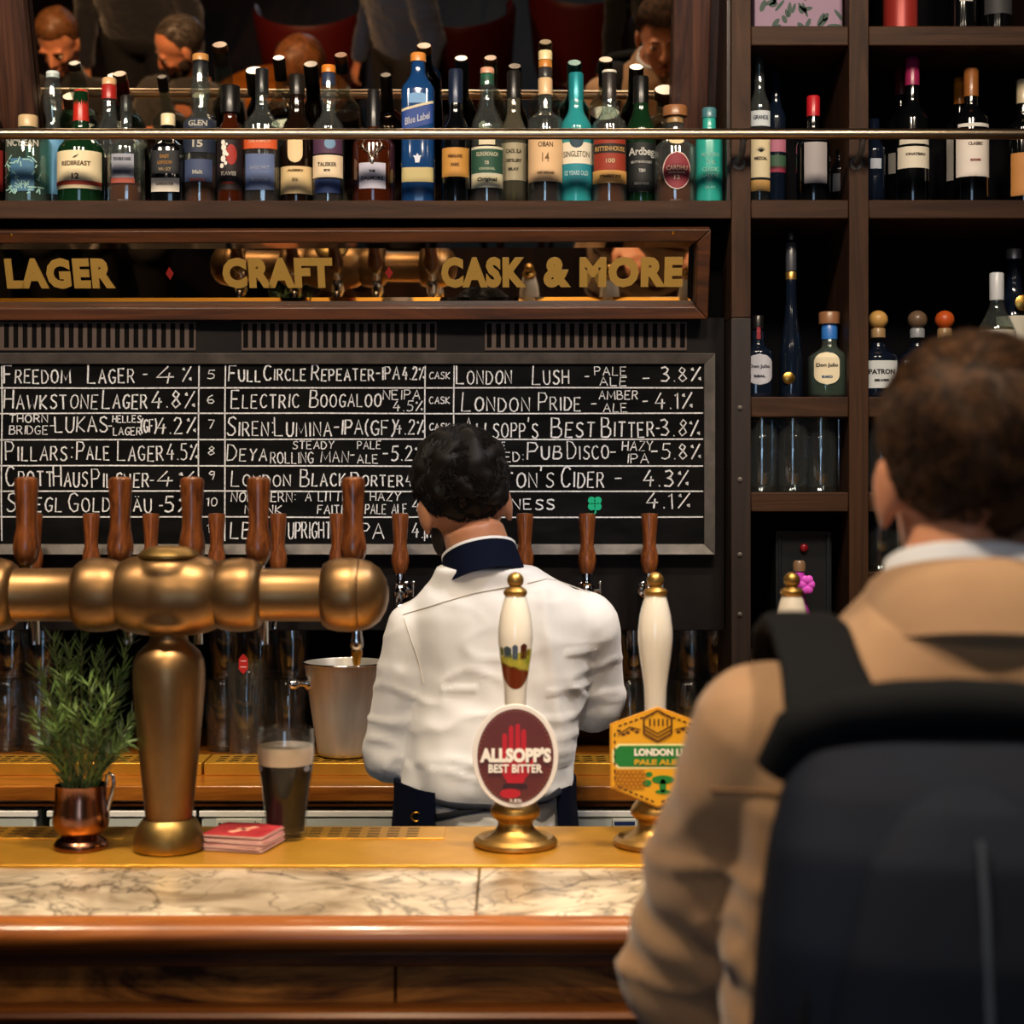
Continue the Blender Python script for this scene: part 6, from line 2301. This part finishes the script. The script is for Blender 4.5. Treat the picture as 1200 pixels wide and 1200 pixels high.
PR = [(-.06, 0, .12, .05, .02, 3), (-.045, 0, .145, .075, .01, 3.2), (.0, 0, .154, .088, .0, 3.4), (.12, 0, .157, .092, 0, 3.4), (.25, 0, .156, .09, .0, 3.2), (.34, 0, .150, .084, .004, 3.), (.405, 0, .141, .074, .013, 2.8), (.445, 0, .129, .062, .026, 2.7), (.472, 0, .112, .048, .04, 2.6), (.488, 0, .085, .032, .052, 2.4), (.494, 0, .05, .016, .06, 2.2)]
pk = obj('pack_body', remesh(G().loft(prings(PR)), 'pack', .006, 6), PACK, bp_)
# raised front panel
PR2 = [(-.05, 0, .08, .02, -.062, 3), (-.02, 0, .1, .03, -.075, 3), (.08, 0, .108, .038, -.08, 2.8), (.24, 0, .106, .038, -.078, 2.6), (.34, 0, .096, .034, -.068, 2.4), (.405, 0, .078, .028, -.052, 2.3), (.44, 0, .05, .02, -.036, 2.2), (.458, 0, .02, .008, -.024, 2.)]
fp = obj('front_panel', remesh(G().loft(prings(PR2)), 'front', .005, 5), PACK, bp_)
obj('zip', G().tube([(.0, -.075, .425), (.0, -.092, .38), (.0, -.109, .3), (.0, -.118, .16), (.0, -.108, -.02)], [(.0028, .0016)] * 5, 8, True, (0, 1, 0)), M('zip_tape', '#3a3f48', .5), fp)
obj('zip_pull', G().box(-.004, .004, -.1225, -.117, .21, .255), M('zip_pull_grey', '#8d8f94', .4, .4), fp, 40, .0012, 'grey reflective zip pull')
for s in (-1, 1):
    obj('piping', G().tube([(s * .10, -.05, .39), (s * .122, -.066, .3), (s * .13, -.074, .18), (s * .132, -.076, .05), (s * .125, -.07, -.03)], .003, 8), PACK2, pk)
# padded handle band across the top
hb = [(-.135, .045, .452), (-.12, .035, .482), (-.085, .028, .498), (-.04, .024, .504), (0, .022, .506), (.04, .024, .504), (.085, .028, .498), (.12, .035, .482), (.135, .045, .452)]
obj('padded_handle', G().tube(hb, [(.012, .016), (.017, .02), (.019, .022), (.019, .022), (.019, .022), (.019, .022), (.019, .022), (.017, .02), (.012, .016)], 16, True, (0, 0, 1)), PACK2, bp_)


def wpt(x, y, z):
    return tuple(Matrix.Rotation(math.radians(4), 3, 'Z') @ (Vector((x, y, z)) - Vector((.335, 1.275, .98))))


def strap_pts(lst, c, ax_):
    out = []
    for x, y, z in lst:
        out.append(wpt(x, y, z))
    return out


for s in (-1, 1):
    xo = (lambda v: v) if s < 0 else (lambda v: 2 * CX + .006 - v)
    lst = [(.262, 1.335, 1.425), (.258, 1.368, 1.475), (.255, 1.408, 1.514), (.254, 1.455, 1.540), (.253, 1.50, 1.545), (.252, 1.548, 1.53), (.250, 1.592, 1.488), (.248, 1.630, 1.42), (.244, 1.647, 1.33), (.225, 1.645, 1.22)]
    lst = [(xo(x), y, z - (.010 if i_ > 1 else .0)) for i_, (x, y, z) in enumerate(lst)]
    nrm = (0, -.3, 1)
    g = G()
    pts = strap_pts(lst, None, None)
    # keep the strap broad across the shoulder: rb runs along the surface normal
    nn = [(0, -.8, .6), (0, -.7, .7), (0, -.5, .86), (0, -.15, 1), (0, .1, 1), (0, .45, .9), (0, .75, .66), (0, .97, .25), (0, 1, 0), (0, 1, -.1)]
    rings = []
    for i, p in enumerate(pts):
        p = Vector(p)
        t = (Vector(pts[min(i + 1, len(pts) - 1)]) - Vector(pts[max(i - 1, 0)])).normalized()
        n_v = Vector(nn[i])
        n_v = (n_v - t * n_v.dot(t)).normalized()
        b_v = t.cross(n_v)
        w = .040 if i < 2 else (.034 if i < 6 else .028)
        rings.append([tuple(p + b_v * (w * math.copysign(abs(math.cos(a)) ** .6, math.cos(a))) + n_v * (.008 * math.copysign(abs(math.sin(a)) ** .6, math.sin(a)))) for a in [2 * pi * k / 20 for k in range(20)]])
    obj('shoulder_strap', g.loft(rings), PACK2, bp_)
    lst = [(.228, 1.643, 1.24), (.20, 1.62, 1.16), (.18, 1.55, 1.09), (.178, 1.46, 1.04), (.2, 1.36, 1.0), (.225, 1.30, .985)]
    obj('webbing_strap', G().tube([wpt(xo(x), y, z) for x, y, z in lst], [(.0125, .002)] * 6, 8, True, (-.9 * -s, 0, .3)), PACK2, bp_)

# ------------------------------------------------------------------ drinkers behind the camera, seen only in the leaning mirror
def drinker(label, face, hc, sitz, cloth, haircol, hairline=short_line, thick=None, yaw=0., stand=False, beard=None, skin=SKIN2, arms=None, trouser='#17181d', bow=-.12, strand=900, extra=None):
    """hc: head centre; sitz: seat height"""
    f = Vector((math.sin(yaw), math.cos(yaw), 0))
    r = Vector((math.cos(yaw), -math.sin(yaw), 0))
    hc = Vector(hc)
    t = thing('person', label, 'person', (0, 0, 0))
    fa = face if face else (f.x, f.y, bow)
    Hm = hmat(hc, fa)
    nk = hc - f * .02 - Vector((0, 0, .145))
    pv = Vector((nk.x, nk.y, 0)) - f * .03 + Vector((0, 0, nk.z - .47))
    pt_ = lambda o, a, b, c: tuple(o + r * a + f * b + Vector((0, 0, c)))
    J = dict(H=Hm, neck=tuple(nk), pelvis=tuple(pv), shl=pt_(nk, -.17, 0, -.09), shr=pt_(nk, .17, 0, -.09))
    J.update(ell=pt_(nk, -.22, .08, -.35), elr=pt_(nk, .22, .08, -.35), wrl=pt_(nk, -.10, .28, -.30), wrr=pt_(nk, .10, .28, -.30))
    if stand:
        J.update(ell=pt_(nk, -.23, -.03, -.37), elr=pt_(nk, .23, -.03, -.37), wrl=pt_(nk, -.25, .05, -.60), wrr=pt_(nk, .25, .05, -.60))
    if arms:
        J.update({k: pt_(nk, *v) for k, v in arms.items()})
    if stand:
        J.update(hipl=pt_(pv, -.09, 0, -.04), hipr=pt_(pv, .09, 0, -.04), knl=pt_(pv, -.1, .02, -(pv.z - .5)), knr=pt_(pv, .1, .02, -(pv.z - .5)), anl=pt_(pv, -.1, 0, -(pv.z - .09)), anr=pt_(pv, .1, 0, -(pv.z - .09)))
    else:
        J.update(hipl=pt_(pv, -.09, .02, -.03), hipr=pt_(pv, .09, .02, -.03), knl=pt_(pv, -.11, .42, -.02), knr=pt_(pv, .11, .42, -.02), anl=pt_(pv, -.11, .42, -(pv.z - .09)), anr=pt_(pv, .11, .42, -(pv.z - .09)))
    J['foot'] = tuple(f)
    J['curl'] = .9
    obj('body', remesh(body_g(J), 'body', .0075, 4), skin, t)
    g = G()
    acr = r
    up = Vector((0, 0, 1))
    g.cap(pv + up * .02, nk - up * .22, (.165, .118), (.178, .122), 22, f)
    g.cap(Vector(J['shl']).lerp(nk, .2) - up * .02, Vector(J['shr']).lerp(nk, .2) - up * .02, (.074, .078), None, 18, up)
    g.tube([nk - up * .06, nk - up * .0, nk + up * .035], [(.10, .09), (.072, .068), (.066, .064)], 20, True, f)
    for s in 'lr':
        sh, el, wr = Vector(J['sh' + s]), Vector(J['el' + s]), Vector(J['wr' + s])
        g.cap(sh, el, .064, .053, 18)
        g.cap(el, el.lerp(wr, .92), .053, .04, 18)
    me = remesh(g, 'top', .009, 6)
    folds(me, lambda p, n: .006 * noise.noise(p * 13) + .004 * max(1 - abs(noise.noise(Vector((p.x * 12, p.y * 12, p.z * 24)))) * 2.4, 0) ** 3)
    obj('jumper', me, cloth, t)
    g = G()
    for s in 'lr':
        hp, kn, an = Vector(J['hip' + s]), Vector(J['kn' + s]), Vector(J['an' + s])
        g.cap(hp, kn, .098, .074, 16)
        g.cap(kn, an + Vector((0, 0, .03)), .07, .058, 16)
    g.ell(pv, (.155, .12, .11), Euler((0, 0, -yaw)))
    obj('trousers', remesh(g, 'trousers', .012, 4), M('trousers_' + trouser[1:], trouser, .85), t)
    g = G()
    for s in 'lr':
        an = Vector(J['an' + s])
        g.cap(an - f * .03 + Vector((0, 0, -.042)), an + f * .17 + Vector((0, 0, -.05)), (.05, .045), (.048, .036), 14, (0, 0, 1))
    obj('shoes', remesh(g, 'shoes', .01, 3), M('black_leather', '#0d0c0c', .35), t)
    th = thick or (lambda d: .004 + .014 * max(d.z, 0))
    h = obj('hair', scalp(Hm, hairline, th, hc.x * 10, .005, 30), haircol, t)
    if strand:
        obj('hair_strands', strands(Hm, hairline, th, lambda d: (.1, -.4, -.8), strand, lambda d: .016, .0012, int(abs(hc.x * 100)), .002), haircol, h)
    face_parts(t, Hm, haircol, beard)
    return t


wool = lambda n, c: M(n, c, .85, sheen=.3, bump=.15, bscale=250)
BLOND = M('fair_brown_hair', '#4a3018', .5, col2='#6b4626', nscale=60)
GREYH = M('greying_hair', '#1f1a17', .5, col2='#4a4440', nscale=90)
BROWNL = M('long_brown_hair', '#4a2c16', .5, col2='#7a4c28', nscale=50, stretch=(1, 1, .2))
drinker('fair-haired man in a black jumper, seen in the mirror beside the wooden post', None, (-1.88, .72, 1.26), .45, wool('black_wool', '#0d0e12'), BLOND, yaw=-.12, bow=-.28)
drinker('balding bearded man in a grey quilted vest, in profile in the mirror', (-.82, .35, -.42), (-1.40, .74, 1.255), .45, wool('grey_quilt', '#2c2c2b'), GREYH, hairline=lambda t, d: short_line(t, d) + (.03 if d.y > .2 else 0), thick=lambda d: .0015 + .002 * max(-d.y, 0),
        yaw=-.3, beard=M('stubble', '#2b211c', .8), arms=dict(wrl=(-.05, .30, -.10), ell=(-.22, .12, -.30)))
drinker('standing man in a dark jacket, only his torso in the mirror between two seated men', None, (-1.77, -.02, 1.56), .45, wool('dark_navy_wool', '#0e1320'), HAIRB, yaw=-.1, stand=True, strand=0)
drinker('man in a navy blue jumper, only torso and arm showing in the mirror', None, (-.66, .02, 1.53), .45, wool('navy_wool', '#16294d'), HAIRB, yaw=-.9, stand=True, strand=0)
drinker('long-haired brunette seen from behind at the low mirror edge', None, (-.98, .52, 1.06), .4, wool('brown_wool', '#4a3424'), BROWNL, hairline=lambda t, d: .05 if d.y > .5 else -.12, thick=lambda d: .022, yaw=pi - .3, bow=-.3, strand=1500)
drinker('person in a black coat standing beside the photographer, dark shape in the mirror', None, (.52, .18, 1.70), .45, wool('black_coat_wool', '#08080a'), HAIRB, yaw=.0, stand=True, strand=0)
REDLEATHER = M('oxblood_leather', '#4a0f0d', .4, coat=.2)
CHAIRWOOD = wood('chair_leg_wood', '#22130b', '#4a2a17', 'z', 20)


def chair(x, y, rz, label):
    t = thing('red_chair', label, 'chair', (x, y, 0), rz)
    obj('seat', G().lathe([(0, .41), (.2, .41), (.225, .425), (.23, .45), (.21, .475), (0, .48)], 32), REDLEATHER, t)
    g = G()
    rings = []
    for i in range(13):
        a = pi + (i / 12) * pi
        c, s = math.cos(a), math.sin(a)
        rings.append([(c * r, s * r, z) for r, z in ((.2, .47), (.235, .47), (.265, .84), (.25, .87), (.23, .84))])
    g.loft(rings)
    obj('backrest', g, REDLEATHER, t)
    for sx in (-1, 1):
        for sy in (-1, 1):
            obj('leg', G().tube([(sx * .14, sy * .14, .42), (sx * .19, sy * .19, .0)], [.018, .013], 10), CHAIRWOOD, t)


chair(-1.10, -.55, pi, 'red leather tub chair in the mirror behind the lone beer glass')
chair(-.42, -.55, 2.8, 'red leather tub chair in the mirror beside the navy jumper')
chair(.15, -.8, 3.3, 'red leather tub chair in the mirror, dimmest of three')
tt = thing('pub_table', 'round dark pub table seen in the mirror under the beer glass', 'table', (-1.16, .08, 0))
obj('table_top', G().lathe([(0, .70), (.29, .70), (.3, .71), (.3, .728), (.292, .735), (0, .735)], 40), COUNTERWOOD, tt)
obj('pedestal', G().lathe([(0, .0), (.2, .0), (.2, .012), (.06, .04), (.035, .1), (.03, .6), (.06, .70)], 24), BLACK, tt)
bg = thing('beer_glass', 'tall glass of pale beer on the table reflected in the mirror', 'beer glass', (-1.13, .02, .7352))
obj('glass', G().lathe([(0, 0), (.026, 0), (.03, .05), (.038, .15), (.036, .2), (.034, .2), (.036, .15), (.028, .05), (.02, .01), (0, .01)], 28), DG, bg, 50)
obj('beer', G().lathe([(0, .0105), (.02, .011), (.0275, .05), (.035, .14), (0, .14)], 28), M('pale_beer', '#b8741a', .1, coat=.2), bg)
obj('foam', G().lathe([(0, .1403), (.0352, .1403), (.0357, .16), (0, .162)], 28), M('beer_foam', '#e6dcc8', .8), bg)
# pale dishes along the far stretch of the bar, reflected in the sign
for i, (x, y) in enumerate(((-1.30, 2.28), (-1.13, 2.27), (-.99, 2.3), (-1.42, 2.3))):
    t = thing('candle_dish', 'small round cream dish on the bar, reflected in the lettered sign', 'dish', (x, y, BT + .0004), 0, 'cream dishes reflected in the sign')
    obj('dish', G().lathe([(0, 0), (.034, 0), (.04, .004), (.041, .016), (.039, .018), (0, .018)], 28), M('cream_ceramic', '#e6d3a6', .5), t)
